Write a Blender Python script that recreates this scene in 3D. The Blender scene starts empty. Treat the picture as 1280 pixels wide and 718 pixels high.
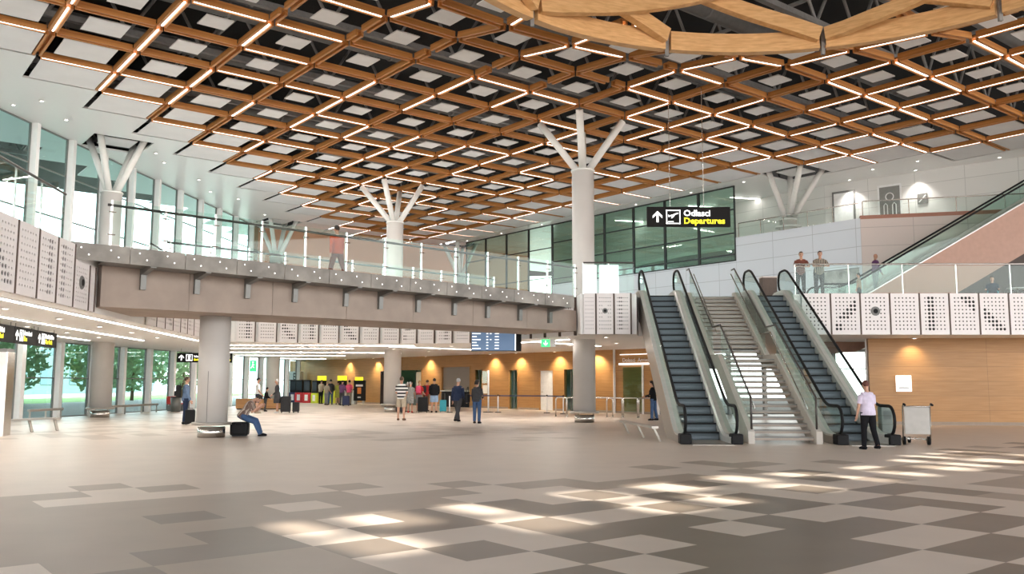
import bpy, bmesh, math, random
from mathutils import Vector, Matrix, noise
random.seed(11)
C = bpy.context.scene.collection
PI = math.pi
R = math.radians
ORD = ['first','second','third','fourth','fifth','sixth','seventh','eighth','ninth','tenth','eleventh','twelfth','thirteenth','fourteenth','fifteenth','sixteenth','seventeenth','eighteenth','nineteenth']
_T = ['twentieth','thirtieth','fortieth']; _TT = ['twenty','thirty','forty']
for k in range(3):
    ORD.append(_T[k]); ORD += [_TT[k] + '-' + ORD[j] for j in range(9)]

# ------------------------------------------------------------------ helpers
class MB:
    def __init__(s): s.v = []; s.f = []; s.m = []
    def add(s, vs, fs, mi=0):
        b = len(s.v); s.v += [tuple(p) for p in vs]
        s.f += [tuple(b + i for i in f) for f in fs]; s.m += [mi] * len(fs)
        return s
    def ob(s, c, ax, ay, az, mi=0):                      # box from centre and half axes
        c, ax, ay, az = Vector(c), Vector(ax), Vector(ay), Vector(az)
        vs = [c + i*ax + j*ay + k*az for k in (-1, 1) for j in (-1, 1) for i in (-1, 1)]
        fs = [(0,2,3,1), (4,5,7,6), (0,1,5,4), (2,6,7,3), (0,4,6,2), (1,3,7,5)]
        if ax.cross(ay).dot(az) < 0: fs = [f[::-1] for f in fs]
        return s.add(vs, fs, mi)
    def box(s, x0, x1, y0, y1, z0, z1, mi=0):
        return s.ob(((x0+x1)/2, (y0+y1)/2, (z0+z1)/2), ((x1-x0)/2, 0, 0), (0, (y1-y0)/2, 0), (0, 0, (z1-z0)/2), mi)
    def bar(s, p0, p1, w, h, mi=0):                      # rectangular bar between two points
        p0, p1 = Vector(p0), Vector(p1); d = p1 - p0
        if d.length < 1e-6: return s
        up = Vector((0,0,1)) if abs(d.normalized().z) < .95 else Vector((1,0,0))
        sx = d.cross(up).normalized(); sz = sx.cross(d).normalized()
        return s.ob((p0+p1)/2, d/2, sx*w/2, sz*h/2, mi)
    def prism(s, poly, z0, z1, mi=0, axis='z'):
        n = len(poly)
        def P(a, b, c):
            return (a, b, c) if axis == 'z' else ((c, a, b) if axis == 'x' else (a, c, b))
        vs = [P(a, b, z0) for a, b in poly] + [P(a, b, z1) for a, b in poly]
        fs = [tuple(range(n))[::-1], tuple(range(n, 2*n))] + [(i, (i+1) % n, n+(i+1) % n, n+i) for i in range(n)]
        area = sum(poly[i][0]*poly[(i+1) % n][1] - poly[(i+1) % n][0]*poly[i][1] for i in range(n))
        if (area < 0) != (axis == 'y'): fs = [f[::-1] for f in fs]
        return s.add(vs, fs, mi)
    def path(s, pts, r, n=8, mi=0, caps=True, flat=None):    # swept tube; r number or list; flat = (sx, sy) section scale
        pts = [Vector(p) for p in pts]; k = len(pts)
        rs = r if isinstance(r, (list, tuple)) else [r]*k
        ref = None; vs = []
        for i in range(k):
            d = (pts[min(i+1, k-1)] - pts[max(i-1, 0)])
            d = d.normalized() if d.length > 1e-9 else Vector((0,0,1))
            if ref is None: ref = Vector((1,0,0)) if abs(d.x) < .9 else Vector((0,1,0))
            a = (ref - d*ref.dot(d))
            a = a.normalized() if a.length > 1e-6 else d.orthogonal().normalized()
            b = d.cross(a); ref = a
            rr = rs[i]; ra, rb = (rr, rr) if not isinstance(rr, (tuple, list)) else rr
            for j in range(n):
                t = 2*PI*j/n
                vs.append(pts[i] + a*math.cos(t)*ra + b*math.sin(t)*rb)
        fs = [(i*n+j, i*n+(j+1) % n, (i+1)*n+(j+1) % n, (i+1)*n+j) for i in range(k-1) for j in range(n)]
        if caps: fs += [tuple(range(n))[::-1], tuple((k-1)*n+j for j in range(n))]
        return s.add(vs, fs, mi)
    def tube(s, p0, p1, r, n=10, mi=0, r1=None): return s.path([p0, p1], [r, r if r1 is None else r1], n, mi)
    def sweep(s, pts, w, h, mi=0, closed=False):             # rectangular section, kept upright
        pts = [Vector(p) for p in pts]; k = len(pts); vs = []
        for i in range(k):
            a = pts[(i+1) % k] if closed else pts[min(i+1, k-1)]
            b = pts[(i-1) % k] if closed else pts[max(i-1, 0)]
            d = (a - b).normalized(); sx = d.cross(Vector((0,0,1))).normalized(); sz = sx.cross(d)
            vs += [pts[i] - sx*w/2 - sz*h/2, pts[i] + sx*w/2 - sz*h/2, pts[i] + sx*w/2 + sz*h/2, pts[i] - sx*w/2 + sz*h/2]
        m = k if closed else k-1
        fs = [(i*4+j, ((i+1) % k)*4+j, ((i+1) % k)*4+(j+1) % 4, i*4+(j+1) % 4) for i in range(m) for j in range(4)]
        if not closed: fs += [(0,1,2,3), tuple((k-1)*4+j for j in (3,2,1,0))]
        return s.add(vs, fs, mi)
    def ell(s, c, rx, ry, rz, nu=14, nv=9, mi=0, rot=None):
        c = Vector(c); vs = []
        for i in range(nv+1):
            p = PI*i/nv
            for j in range(nu):
                t = 2*PI*j/nu
                q = Vector((rx*math.sin(p)*math.cos(t), ry*math.sin(p)*math.sin(t), rz*math.cos(p)))
                vs.append(c + (rot @ q if rot else q))
        fs = [(i*nu+j, (i+1)*nu+j, (i+1)*nu+(j+1) % nu, i*nu+(j+1) % nu) for i in range(nv) for j in range(nu)]
        return s.add(vs, fs, mi)
    def mesh(s, name, mats, smooth=False):
        me = bpy.data.meshes.new(name); me.from_pydata(s.v, [], s.f)
        for m in mats: me.materials.append(m)
        me.polygons.foreach_set('material_index', s.m)
        if smooth: me.polygons.foreach_set('use_smooth', [True]*len(me.polygons))
        me.update(); return me
    def build(s, name, mats, parent=None, smooth=False, loc=None, merge=False):
        if not isinstance(mats, (list, tuple)): mats = [mats]
        me = s.mesh(name, mats, smooth)
        if merge or smooth:
            b = bmesh.new(); b.from_mesh(me); bmesh.ops.remove_doubles(b, verts=b.verts, dist=1e-5); b.to_mesh(me); b.free()
        return link(name, me, parent, loc)

def link(name, data, parent=None, loc=None, rotz=None):
    o = bpy.data.objects.new(name, data); C.objects.link(o)
    if parent: o.parent = parent
    if loc is not None: o.location = loc
    if rotz is not None: o.rotation_euler = (0, 0, rotz)
    return o
def thing(name, label, cat, loc=(0,0,0), rotz=0, group=None):
    o = link(name, None, None, loc, rotz); return tag(o, label, cat, group)
def tag(o, label, cat, group=None, kind='thing'):
    o['label'] = label; o['category'] = cat; o['kind'] = kind
    if group: o['group'] = group
    return o
def struct(o, label=None):
    o['kind'] = 'structure'
    if label: o['label'] = label
    return o
def kids(o): return [x for x in C.objects if x.parent == o]
def copy_tree(o, parent=None, ch=None):
    c = o.copy(); C.objects.link(c)
    if parent: c.parent = parent
    for k in list(o.children): copy_tree(k, c)
    return c
def rbox(mb, x0, x1, y0, y1, z0, z1, r, mi=0, seg=2):        # rounded box
    b = bmesh.new(); bmesh.ops.create_cube(b, size=1)
    for v in b.verts: v.co = Vector(((x0+x1)/2 + v.co.x*(x1-x0), (y0+y1)/2 + v.co.y*(y1-y0), (z0+z1)/2 + v.co.z*(z1-z0)))
    bmesh.ops.bevel(b, geom=b.edges[:], offset=r, segments=seg, affect='EDGES', profile=.5)
    b.verts.index_update(); mb.add([v.co[:] for v in b.verts], [tuple(v.index for v in f.verts) for f in b.faces], mi); b.free()
    return mb

# ------------------------------------------------------------------ materials
def nodes(name):
    m = bpy.data.materials.new(name); m.use_nodes = True
    nt = m.node_tree; bs = nt.nodes.get('Principled BSDF'); return m, nt, bs
def mat(name, col, rough=.5, metal=0., var=.06, scale=6., spec=.5, bump=0., stretch=None):
    m, nt, b = nodes(name); N = nt.nodes; L = nt.links
    tc = N.new('ShaderNodeTexCoord'); mp = N.new('ShaderNodeMapping'); L.new(tc.outputs['Object'], mp.inputs[0])
    if stretch: mp.inputs['Scale'].default_value = stretch
    nz = N.new('ShaderNodeTexNoise'); nz.inputs['Scale'].default_value = scale; nz.inputs['Detail'].default_value = 4
    L.new(mp.outputs[0], nz.inputs[0])
    cr = N.new('ShaderNodeValToRGB'); L.new(nz.outputs[0], cr.inputs[0])
    cr.color_ramp.elements[0].position = .3; cr.color_ramp.elements[1].position = .7
    cr.color_ramp.elements[0].color = tuple(min(1, c*(1-var)) for c in col) + (1,)
    cr.color_ramp.elements[1].color = tuple(min(1, c*(1+var)) for c in col) + (1,)
    L.new(cr.outputs[0], b.inputs['Base Color'])
    b.inputs['Roughness'].default_value = rough; b.inputs['Metallic'].default_value = metal
    b.inputs['Specular IOR Level'].default_value = spec
    if bump:
        bp = N.new('ShaderNodeBump'); bp.inputs['Strength'].default_value = bump; bp.inputs['Distance'].default_value = .01
        L.new(nz.outputs[0], bp.inputs['Height']); L.new(bp.outputs[0], b.inputs['Normal'])
    return m
def emis(name, col, st):
    m, nt, b = nodes(name)
    b.inputs['Base Color'].default_value = (*col, 1); b.inputs['Emission Color'].default_value = (*col, 1); b.inputs['Emission Strength'].default_value = st
    nz = nt.nodes.new('ShaderNodeTexNoise'); nz.inputs['Scale'].default_value = 3
    mr = nt.nodes.new('ShaderNodeMapRange'); mr.inputs['To Min'].default_value = st*.9; mr.inputs['To Max'].default_value = st*1.1
    nt.links.new(nz.outputs[0], mr.inputs[0]); nt.links.new(mr.outputs[0], b.inputs['Emission Strength'])
    return m
def glass(name, tint=(.85,.95,.92), refl=1.0, base=.05):
    m = bpy.data.materials.new(name); m.use_nodes = True; nt = m.node_tree; N = nt.nodes; L = nt.links; N.clear()
    out = N.new('ShaderNodeOutputMaterial'); mx = N.new('ShaderNodeMixShader')
    tr = N.new('ShaderNodeBsdfTransparent'); tr.inputs[0].default_value = (*tint, 1)
    gl = N.new('ShaderNodeBsdfGlossy'); gl.inputs[0].default_value = (.95, 1, .98, 1); gl.inputs['Roughness'].default_value = .02
    lw = N.new('ShaderNodeLayerWeight'); lw.inputs[0].default_value = .5
    pw = N.new('ShaderNodeMath'); pw.operation = 'POWER'; pw.inputs[1].default_value = 4; L.new(lw.outputs['Facing'], pw.inputs[0])
    ma = N.new('ShaderNodeMath'); ma.operation = 'MULTIPLY_ADD'; ma.inputs[1].default_value = .8*refl; ma.inputs[2].default_value = base; L.new(pw.outputs[0], ma.inputs[0])
    L.new(ma.outputs[0], mx.inputs[0]); L.new(tr.outputs[0], mx.inputs[1]); L.new(gl.outputs[0], mx.inputs[2]); L.new(mx.outputs[0], out.inputs[0])
    return m
def wood(name, c0, c1, rough=.45, scale=3., stretch=(.25, 6, 6), board=None):
    m, nt, b = nodes(name); N = nt.nodes; L = nt.links
    tc = N.new('ShaderNodeTexCoord'); mp = N.new('ShaderNodeMapping'); mp.inputs['Scale'].default_value = stretch
    L.new(tc.outputs['Object'], mp.inputs[0])
    nz = N.new('ShaderNodeTexNoise'); nz.inputs['Scale'].default_value = scale; nz.inputs['Detail'].default_value = 6; nz.inputs['Distortion'].default_value = .4
    L.new(mp.outputs[0], nz.inputs[0]); cr = N.new('ShaderNodeValToRGB'); L.new(nz.outputs[0], cr.inputs[0])
    cr.color_ramp.elements[0].position = .3; cr.color_ramp.elements[1].position = .72
    cr.color_ramp.elements[0].color = (*c0, 1); cr.color_ramp.elements[1].color = (*c1, 1)
    src = cr.outputs[0]
    if board:                                            # panel joints (board = (width, height)) with a tone per panel
        bk = N.new('ShaderNodeTexBrick'); bk.inputs['Scale'].default_value = 1; bk.offset = 0
        bk.inputs['Brick Width'].default_value = board[0]; bk.inputs['Row Height'].default_value = board[1]
        bk.inputs['Mortar Size'].default_value = .008; bk.inputs['Mortar Smooth'].default_value = .1
        bk.inputs['Color1'].default_value = (1,1,1,1); bk.inputs['Color2'].default_value = (.90,.90,.90,1); bk.inputs['Mortar'].default_value = (.62,.6,.58,1)
        sx = N.new('ShaderNodeSeparateXYZ'); cx = N.new('ShaderNodeCombineXYZ'); L.new(tc.outputs['Object'], sx.inputs[0])
        L.new(sx.outputs[0], cx.inputs[0]); L.new(sx.outputs[2], cx.inputs[1]); L.new(cx.outputs[0], bk.inputs['Vector'])
        mu = N.new('ShaderNodeMix'); mu.data_type = 'RGBA'; mu.blend_type = 'MULTIPLY'; mu.inputs[0].default_value = 1
        L.new(src, mu.inputs[6]); L.new(bk.outputs[0], mu.inputs[7]); src = mu.outputs[2]
    L.new(src, b.inputs['Base Color']); b.inputs['Roughness'].default_value = rough
    return m
def jointed(name, col, w, h, rough=.35, mortar=.75, msize=.008):  # plain panels with fine joints in the object's x-z plane
    m, nt, b = nodes(name); N = nt.nodes; L = nt.links
    tc = N.new('ShaderNodeTexCoord'); sx = N.new('ShaderNodeSeparateXYZ'); cx = N.new('ShaderNodeCombineXYZ')
    L.new(tc.outputs['Object'], sx.inputs[0]); L.new(sx.outputs[0], cx.inputs[0]); L.new(sx.outputs[2], cx.inputs[1])
    bk = N.new('ShaderNodeTexBrick'); bk.offset = 0; L.new(cx.outputs[0], bk.inputs['Vector']); bk.inputs['Scale'].default_value = 1
    bk.inputs['Brick Width'].default_value = w; bk.inputs['Row Height'].default_value = h; bk.inputs['Mortar Size'].default_value = msize
    bk.inputs['Color1'].default_value = (*col, 1); bk.inputs['Color2'].default_value = tuple(c*.97 for c in col) + (1,); bk.inputs['Mortar'].default_value = tuple(c*mortar for c in col) + (1,)
    L.new(bk.outputs[0], b.inputs['Base Color']); b.inputs['Roughness'].default_value = rough
    return m
def striped(name, c0, c1, freq, axis=2, rough=.8):
    m, nt, b = nodes(name); N = nt.nodes; L = nt.links
    tc = N.new('ShaderNodeTexCoord'); wv = N.new('ShaderNodeTexWave'); wv.bands_direction = 'XYZ'[axis]; wv.inputs['Scale'].default_value = freq
    L.new(tc.outputs['Object'], wv.inputs[0]); cr = N.new('ShaderNodeValToRGB'); cr.color_ramp.interpolation = 'CONSTANT'
    cr.color_ramp.elements[0].color = (*c0, 1); cr.color_ramp.elements[1].color = (*c1, 1); cr.color_ramp.elements[1].position = .5
    L.new(wv.outputs[0], cr.inputs[0]); L.new(cr.outputs[0], b.inputs['Base Color']); b.inputs['Roughness'].default_value = rough
    return m

M = {}
M['tile_pale'] = mat('floor_pale', (.65,.555,.475), .36, var=.04, scale=1.2, spec=.25)
M['tile_soft'] = mat('floor_soft', (.50,.412,.338), .36, var=.04, scale=1.2, spec=.25)
M['tile_mid'] = mat('floor_mid', (.385,.312,.252), .38, var=.05, scale=1.2, spec=.25)
M['tile_dark'] = mat('floor_dark', (.225,.18,.142), .36, var=.06, scale=1.2, spec=.25)
M['white'] = mat('white_paint', (.90,.89,.88), .5, var=.02)
M['soffit'] = jointed('white_soffit', (.90,.89,.88), 2.58, 2.58, .35, .9, .004)
M['panel'] = mat('acoustic_panel', (.86,.85,.85), .7, var=.03, scale=2)
M['timber'] = wood('lattice_timber', (.42,.155,.036), (.66,.30,.085), .5)
M['glulam'] = wood('ring_timber', (.60,.33,.13), (.80,.50,.235), .5, scale=2, stretch=(1.2,1.2,9))
M['led'] = emis('led_strip', (1,.95,.89), 3.6)
M['downlight'] = emis('downlight_lens', (1,.93,.82), 5.)
M['linear'] = emis('linear_lamp', (1,.95,.88), 13.)
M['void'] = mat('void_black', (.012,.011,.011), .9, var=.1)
M['steel_grey'] = mat('roof_steel', (.25,.245,.24), .6, var=.1)
M['duct'] = mat('duct_metal', (.17,.167,.163), .6, .0, var=.1)
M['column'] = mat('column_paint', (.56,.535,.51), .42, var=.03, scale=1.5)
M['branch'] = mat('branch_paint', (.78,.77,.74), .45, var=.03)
M['concrete'] = mat('concrete', (.38,.31,.265), .75, var=.1, scale=1.6, bump=.15)
M['chrome'] = mat('stainless', (.62,.60,.57), .22, 1., var=.06, scale=3)
M['brushed'] = mat('brushed_steel', (.42,.385,.345), .36, .7, var=.08, scale=4, stretch=(1,12,12))
M['deck_alu'] = mat('deck_aluminium', (.68,.665,.64), .3, .3, var=.06)
M['deckplate'] = mat('plate_painted_reflection', (.27,.25,.225), .42, .0, var=.35, scale=1.6, spec=.35)  # mottled grey-brown stands in for the dim interior mirrored in polished steel
M['perf'] = mat('perforated_sheet', (.82,.775,.77), .5, var=.02)
M['perf_hole'] = mat('hole_dark', (.03,.028,.028), .8)
M['fin'] = mat('joint_fin', (.11,.075,.06), .6, var=.1)
M['frame_dark'] = mat('dark_frame', (.035,.04,.04), .4, .3)
M['frame_grey'] = mat('grey_frame', (.20,.20,.19), .4, .3)
M['glass'] = glass('clear_glass', (.93,.97,.96), .5, .015)
M['glass_facade'] = glass('facade_glass', (.80,.925,.925), .5, .02)
M['glass_green'] = glass('green_glass', (.72,.85,.79), .8, .05)
M['glass_rail'] = glass('railing_glass', (.90,.965,.945), .5, .018)
M['rail_dark'] = mat('dark_handrail', (.07,.06,.055), .4, .4)
M['rubber'] = mat('black_rubber', (.010,.010,.011), .6, spec=.2)
M['step'] = mat('step_metal', (.035,.043,.05), .5, .3, var=.12, scale=3, stretch=(40,2,2))
M['step_edge'] = mat('step_riser', (.13,.16,.185), .5, .3, var=.1, stretch=(40,2,2))
M['stone'] = mat('stair_stone', (.34,.285,.24), .5, var=.08, scale=4)
M['stringer'] = mat('stair_stringer', (.55,.51,.46), .5, var=.04)
M['oak'] = wood('oak_panel', (.37,.18,.055), (.46,.245,.085), .42, scale=2., stretch=(.5,8,8), board=(4.4,.56))
M['oak_plain'] = wood('oak_plain', (.37,.18,.055), (.46,.245,.085), .42, scale=2.)
M['skirting'] = mat('skirting_steel', (.30,.24,.19), .6)
M['blue_white'] = jointed('white_cladding', (.66,.70,.76), 2.4, .92, .35, .62, .014)
M['pink_white'] = jointed('warm_cladding', (.62,.53,.49), 2.4, .92, .35, .68, .014)
M['terracotta'] = mat('terracotta', (.36,.16,.11), .55)
M['clay_wall'] = jointed('clay_wall', (.66,.33,.21), 2.4, 1.2, .5, .85)
M['neutral_clad'] = jointed('neutral_cladding', (.70,.69,.67), 2.4, .92, .35, .7, .014)
M['clay_panel'] = mat('clay_panel', (.42,.25,.19), .5, var=.05)
M['cafe_dark'] = mat('dark_room', (.075,.058,.052), .7)  # near-black tone that paints in the shade of the cafe bay
M['sign_black'] = mat('sign_black', (.010,.009,.009), .6, spec=.15)
M['sign_white'] = emis('sign_white', (1,1,1), .9)
M['sign_yellow'] = emis('sign_yellow', (.95,.85,.02), .9)
M['sign_green'] = emis('sign_green', (.05,.62,.2), 1.0)
M['screen'] = emis('board_screen', (.105,.17,.28), .55)
M['black'] = mat('black_plastic', (.010,.010,.011), .6, spec=.2)
M['charcoal'] = mat('charcoal_case', (.025,.025,.028), .6, spec=.25)
M['red'] = mat('red_plastic', (.52,.02,.025), .4)
M['navy'] = mat('navy', (.02,.03,.10), .6)
M['yellow'] = emis('yellow_lamp', (.98,.85,.02), .9)
M['orange'] = mat('orange_print', (.75,.22,.03), .5)
M['lime'] = mat('lime_print', (.62,.72,.05), .6)
M['teal'] = mat('teal_case', (.01,.26,.33), .45)
M['trolley_board'] = mat('trolley_board', (.47,.45,.42), .5)
M['white_plastic'] = mat('white_plastic', (.8,.8,.8), .4)
M['shutter'] = striped('roller_shutter', (.30,.26,.23), (.24,.205,.18), 9, 2, .5)
M['mural'] = mat('mural_print', (.33,.34,.32), .6, var=.5, scale=1.8)
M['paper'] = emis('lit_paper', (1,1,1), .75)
M['cream_poster'] = mat('poster_cream', (.72,.66,.55), .6)
M['paving'] = mat('outside_paving', (.36,.35,.33), .8, scale=1)
M['grass'] = mat('outside_grass', (.16,.27,.07), .9, var=.3, scale=.8)
M['leaf'] = mat('tree_leaf', (.30,.46,.24), .7, var=.35, scale=2)
M['bark'] = mat('tree_bark', (.16,.11,.07), .9)
M['car_white'] = mat('car_paint_white', (.8,.8,.8), .25)
M['car_blue'] = mat('car_paint_blue', (.12,.25,.4), .25)
M['car_glass'] = mat('car_glass', (.03,.04,.05), .1)
M['building'] = mat('building_render', (.20,.30,.27), .8, var=.08, scale=.4)
M['building_glass'] = mat('building_window', (.10,.20,.21), .2)
M['facade_pale'] = mat('pale_render', (.7,.68,.62), .8)

# ------------------------------------------------------------------ frames of reference
CAM_H = 1.6
CA = R(38.37); CS = 2.58; C0 = Vector((-8.618, 31.568)); ZC = 12.62
ud = Vector((math.cos(CA), math.sin(CA))); vd = Vector((ud.y, -ud.x))
def cell(a, b): p = C0 + CS*(a*ud + b*vd); return Vector((p.x, p.y, 0))
RC = Vector((6.5, 16.2)); RR = 8.75; RZ = 11.3
def dip(p):
    r = (Vector((p.x, p.y)) - RC).length
    return .65*math.exp(-((r-10)/2.2)**2)*(1 if r > 9 else max(0, 1-(9-r)/3))
L1 = 4.85; SZ = 3.35; L2 = 9.3; ROOF = 16.6
GP = Vector((-20.6, 37.)); GA = R(84.5); gd = Vector((math.cos(GA), math.sin(GA)))
def gpt(t, z=0, off=0): p = GP + gd*t + Vector((gd.y, -gd.x))*off; return Vector((p.x, p.y, z))

# ------------------------------------------------------------------ floor
FA = R(38.75); TS = .7568; T0 = Vector((1.2546, 8.419))
fd = Vector((math.cos(FA), math.sin(FA))); fn = Vector((fd.y, -fd.x))
def tpt(a, b): p = T0 + TS*(a*fd + b*fn); return (p.x, p.y, 0)
DARK = {(6,-5),(3,-5),(4,-4),(1,-4),(2,-4),(1,-5),(0,-3),(3,-3),(5,-3),(4,-2),(2,-2),(1,-2),(0,-2),(-1,-1),(1,-1),(0,0),(-2,0),(1,0),(-1,1),(1,1),(2,1),(3,0),(4,0),(3,-1),(5,-2),
        (6,-1),(7,-1),(7,0),(5,1),(6,1),(3,2),(4,2),(7,-3),(8,-2),(9,-2),(9,-1),(9,-4),(10,-5),(-1,-5),(-1,-4),(-2,-4),(-3,-3),(-2,-2),(-1,-3+0),(-4,-4),(-5,-4),(-6,-3),(-4,-7),(0,1),(2,0),(2,3),(1,3)}
DARK -= {(-1,-3)}
MIDT = {(-5,-11),(-4,-12),(-3,-11),(0,-9),(2,-8),(3,-7),(4,-7),(4,-6),(5,-6),(6,-6),(8,-8),(10,-8),(11,-7),(9,-6),(10,-7),(7,-6),(10,-3),(12,-4),(13,-6),(14,-4),(13,-4),(16,-5),(16,-3),(14,-2),(11,-1),(12,-1),(9,0),
        (-3,-5),(-2,-6),(-1,-6),(0,-6),(1,-7),(0,-7),(-1,-7),(-1,-8),(-2,-8),(-2,-9),(-4,-6),(-5,-6),(-5,-5),(-6,-5),(-5,-7),(13,-1),(14,0),(11,0),(12,1),(10,1)}
PALE = {(-5,-10),(-4,-10),(-4,-11),(-2,-7),(0,-8),(1,-8),(2,-7),(-3,-4),(-2,-5),(-2,-3),(-1,-2),(-3,-2),(-7,-4),(-8,-4),(-7,-3),(-8,-3)}
rng = random.Random(4)
fm = MB()
A0, A1, B0_, B1_ = -16, 60, -60, 22
for a in range(A0, A1):
    for b in range(B0_, B1_):
        k = (a, b); mi = 0
        if k in PALE: mi = 0
        elif k in DARK: mi = 2
        elif k in MIDT: mi = 1
        elif b >= -9 and a <= -2 and not (b >= -4 and a >= -3): mi = 1 if rng.random() < .85 else 2
        elif b <= -12 and a < -5: mi = 0
        elif a < -5 and b >= -11: mi = 1 if rng.random() < .8 else 0
        elif (a > 17 and b > -7) or b >= 4: mi = rng.choice((0,0,1,2))
        cx_ = tpt(a+.5, b+.5)
        if cx_[1] > 24.5 or b < -14: mi = 3 if (24.5 < cx_[1] < 58 and cx_[0] < 1.5 - (cx_[1]-30)*.1 and rng.random() < .34) else 0
        fm.add([tpt(a, b), tpt(a+1, b), tpt(a+1, b+1), tpt(a, b+1)], [(3,2,1,0)], mi)
BIG = 140
for q in ([(-BIG,-BIG),(BIG,-BIG),(BIG,B0_),(-BIG,B0_)], [(-BIG,B1_),(BIG,B1_),(BIG,BIG),(-BIG,BIG)], [(-BIG,B0_),(A0,B0_),(A0,B1_),(-BIG,B1_)], [(A1,B0_),(BIG,B0_),(BIG,B1_),(A1,B1_)]):
    fm.add([tpt(*p) for p in q], [(3,2,1,0)], 0)
flo = struct(fm.build('floor', [M['tile_pale'], M['tile_mid'], M['tile_dark'], M['tile_soft']], merge=True), 'polished stone tile floor of beige, taupe and dark brown squares')

# ------------------------------------------------------------------ timber lattice ceiling
def incell(i, j):
    if i + j < -5 or i < -12 or j > 14: return False
    return i <= (9 if j < 2 else 10 if j < 4 else 11 if j < 6 else 12)
CF = Vector((0, math.cos(R(6.24)), math.sin(R(6.24)))); CU = Vector((0, -math.sin(R(6.24)), math.cos(R(6.24))))
def prj(p):
    v = Vector(p) - Vector((0, 0, CAM_H)); z = v.dot(CF)
    return None if z < .5 else (640 + 1091*v.x/z, 359 - 1091*v.dot(CU)/z)
def inview(p, m=110):
    q = prj(p); return q is not None and -m < q[0] < 1280+m and -m < q[1] < 718+m
CELLS = {(i, j) for i in range(-12, 14) for j in range(-18, 15) if incell(i, j)}
HOLES = {(-1.5, -5.4), (10, 1), (4, -11), (10, -11)}
def node(a, b): p = cell(a, b); return Vector((p.x, p.y, ZC - dip(p)))
VIS = {c for c in CELLS if any(inview(node(c[0]+u, c[1]+v)) for u in (0, 1) for v in (0, 1))}

# beam segment profile: inverted channel of two boards, unit length along x; bottom at z = 0
def seg_mesh(w, h, t, gap):
    m = MB(); a, b = w/2, w/2 - t
    prof = [(-a,0), (-a,h), (a,h), (a,0), (b,0), (b,h*.72), (-b,h*.72), (-b,0)]
    vs = [(x, y, z) for x in (-.5, .5) for y, z in prof]; n = 8
    fs = [(i, i+n, (i+1) % n + n, (i+1) % n) for i in range(n)]
    for s, o in ((1, 0), (-1, n)):
        for q in ((0,1,6,7), (1,2,5,6), (2,3,4,5)): fs.append(tuple(o+k for k in q)[::s])
    return m.add(vs, [f[::-1] for f in fs]).mesh('beam_segment', [M['timber']])
SEG = seg_mesh(.28, .20, .08, .12)
LEDM = MB().box(-.5, .5, -.026, .026, 0, .03).mesh('light_strip', [M['led']])
erng = random.Random(21)
def place_seg(par, p, q, name, me, dz=0):
    d = q - p; o = link(name, me, par); o.location = (p+q)/2 - par.location + Vector((0, 0, dz))
    o.rotation_euler = (0, -math.asin(d.z/d.length), math.atan2(d.y, d.x)); o.scale = (d.length, 1, 1)
    return o
def lattice_line(pts_edges, label, grp):
    par = None
    for (p, q, cut) in pts_edges:
        if par is None: par = thing('ceiling_beam', label, 'ceiling beam', p, 0, grp)
        d = (q-p).normalized(); g = .165 if abs(q.z-p.z) < .02 and dip(p) < .05 else .215
        if cut is None: place_seg(par, p+d*g, q-d*g, 'beam_segment', SEG)
        else:
            L = (q-p).length
            place_seg(par, p+d*g, p+d*(L*(cut-.07)), 'beam_segment', SEG); place_seg(par, p+d*(L*(cut+.07)), q-d*g, 'beam_segment', SEG)
        # the strips sit between the boards
        side = erng.random()
        if cut is None and side < .5:
            place_seg(par, p+d*(g+.03), q-d*(g+.03), 'light_strip', LEDM, .012)
            if abs(p.z-q.z) < .02 and p.y > 22 and p.y < 58 and p.x < 2 + max(0, (36-p.y)*.25) and (p.x + 8.6)*.784 + (p.y-31.57)*.62 < 18 and erng.random() < .26: strip_lamp(p, q)
    return par
LAMPS = []
def strip_lamp(p, q):
    la = bpy.data.lights.new('strip_lamp', 'AREA'); la.shape = 'RECTANGLE'; la.size = (q-p).length*.85; la.size_y = .05; la.energy = 75; la.color = (1, .955, .90)
    o = link('strip_lamp', la, None, (p+q)/2 + Vector((0, 0, -.004))); o.rotation_euler = (0, 0, math.atan2((q-p).y, (q-p).x)); LAMPS.append(o)
def edge_ok(c1, c2):
    m_ = Vector(((cell(c1[0]+.5, c1[1]+.5) + cell(c2[0]+.5, c2[1]+.5))/2).xy)
    return c1 in CELLS and c2 in CELLS and (c1 in VIS or c2 in VIS) and (m_ - RC).length > 9.3
na = 0
for a in range(12, -12, -1):                            # beams running along v (towards the glass wall)
    run = []
    for b in range(14, -18, -1):
        if edge_ok((a-1, b), (a, b)): run.append((node(a, b+1), node(a, b), .6 if b == 2 and -2 <= a <= 3 else None))
    if run:
        lattice_line(run, 'timber ceiling beam running towards the tall glass wall, ' + ORD[na] + ' from the far upper gallery', 'ceiling beams towards the glass wall'); na += 1
nb = 0
for b in range(-16, 14):
    run = []
    for a in range(-12, 13):
        if edge_ok((a, b-1), (a, b)): run.append((node(a, b), node(a+1, b), .68 if a == 3 and 3 <= b <= 6 else None))
    if run:
        lattice_line(run, 'timber ceiling beam running parallel to the footbridge, ' + ORD[nb] + ' from the glass wall', 'ceiling beams parallel to the footbridge'); nb += 1
# steel connectors at the crossings
nm = MB()
nm.ob((0,0,.13), (.15*ud.x,.15*ud.y,0), (-.012*ud.y,.012*ud.x,0), (0,0,.12)); nm.ob((0,0,.13), (.15*vd.x,.15*vd.y,0), (-.012*vd.y,.012*vd.x,0), (0,0,.12)); nm.tube((0,0,.0), (0,0,1.4), .018, 6)
NODE = nm.mesh('connector', [M['steel_grey']])
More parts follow.
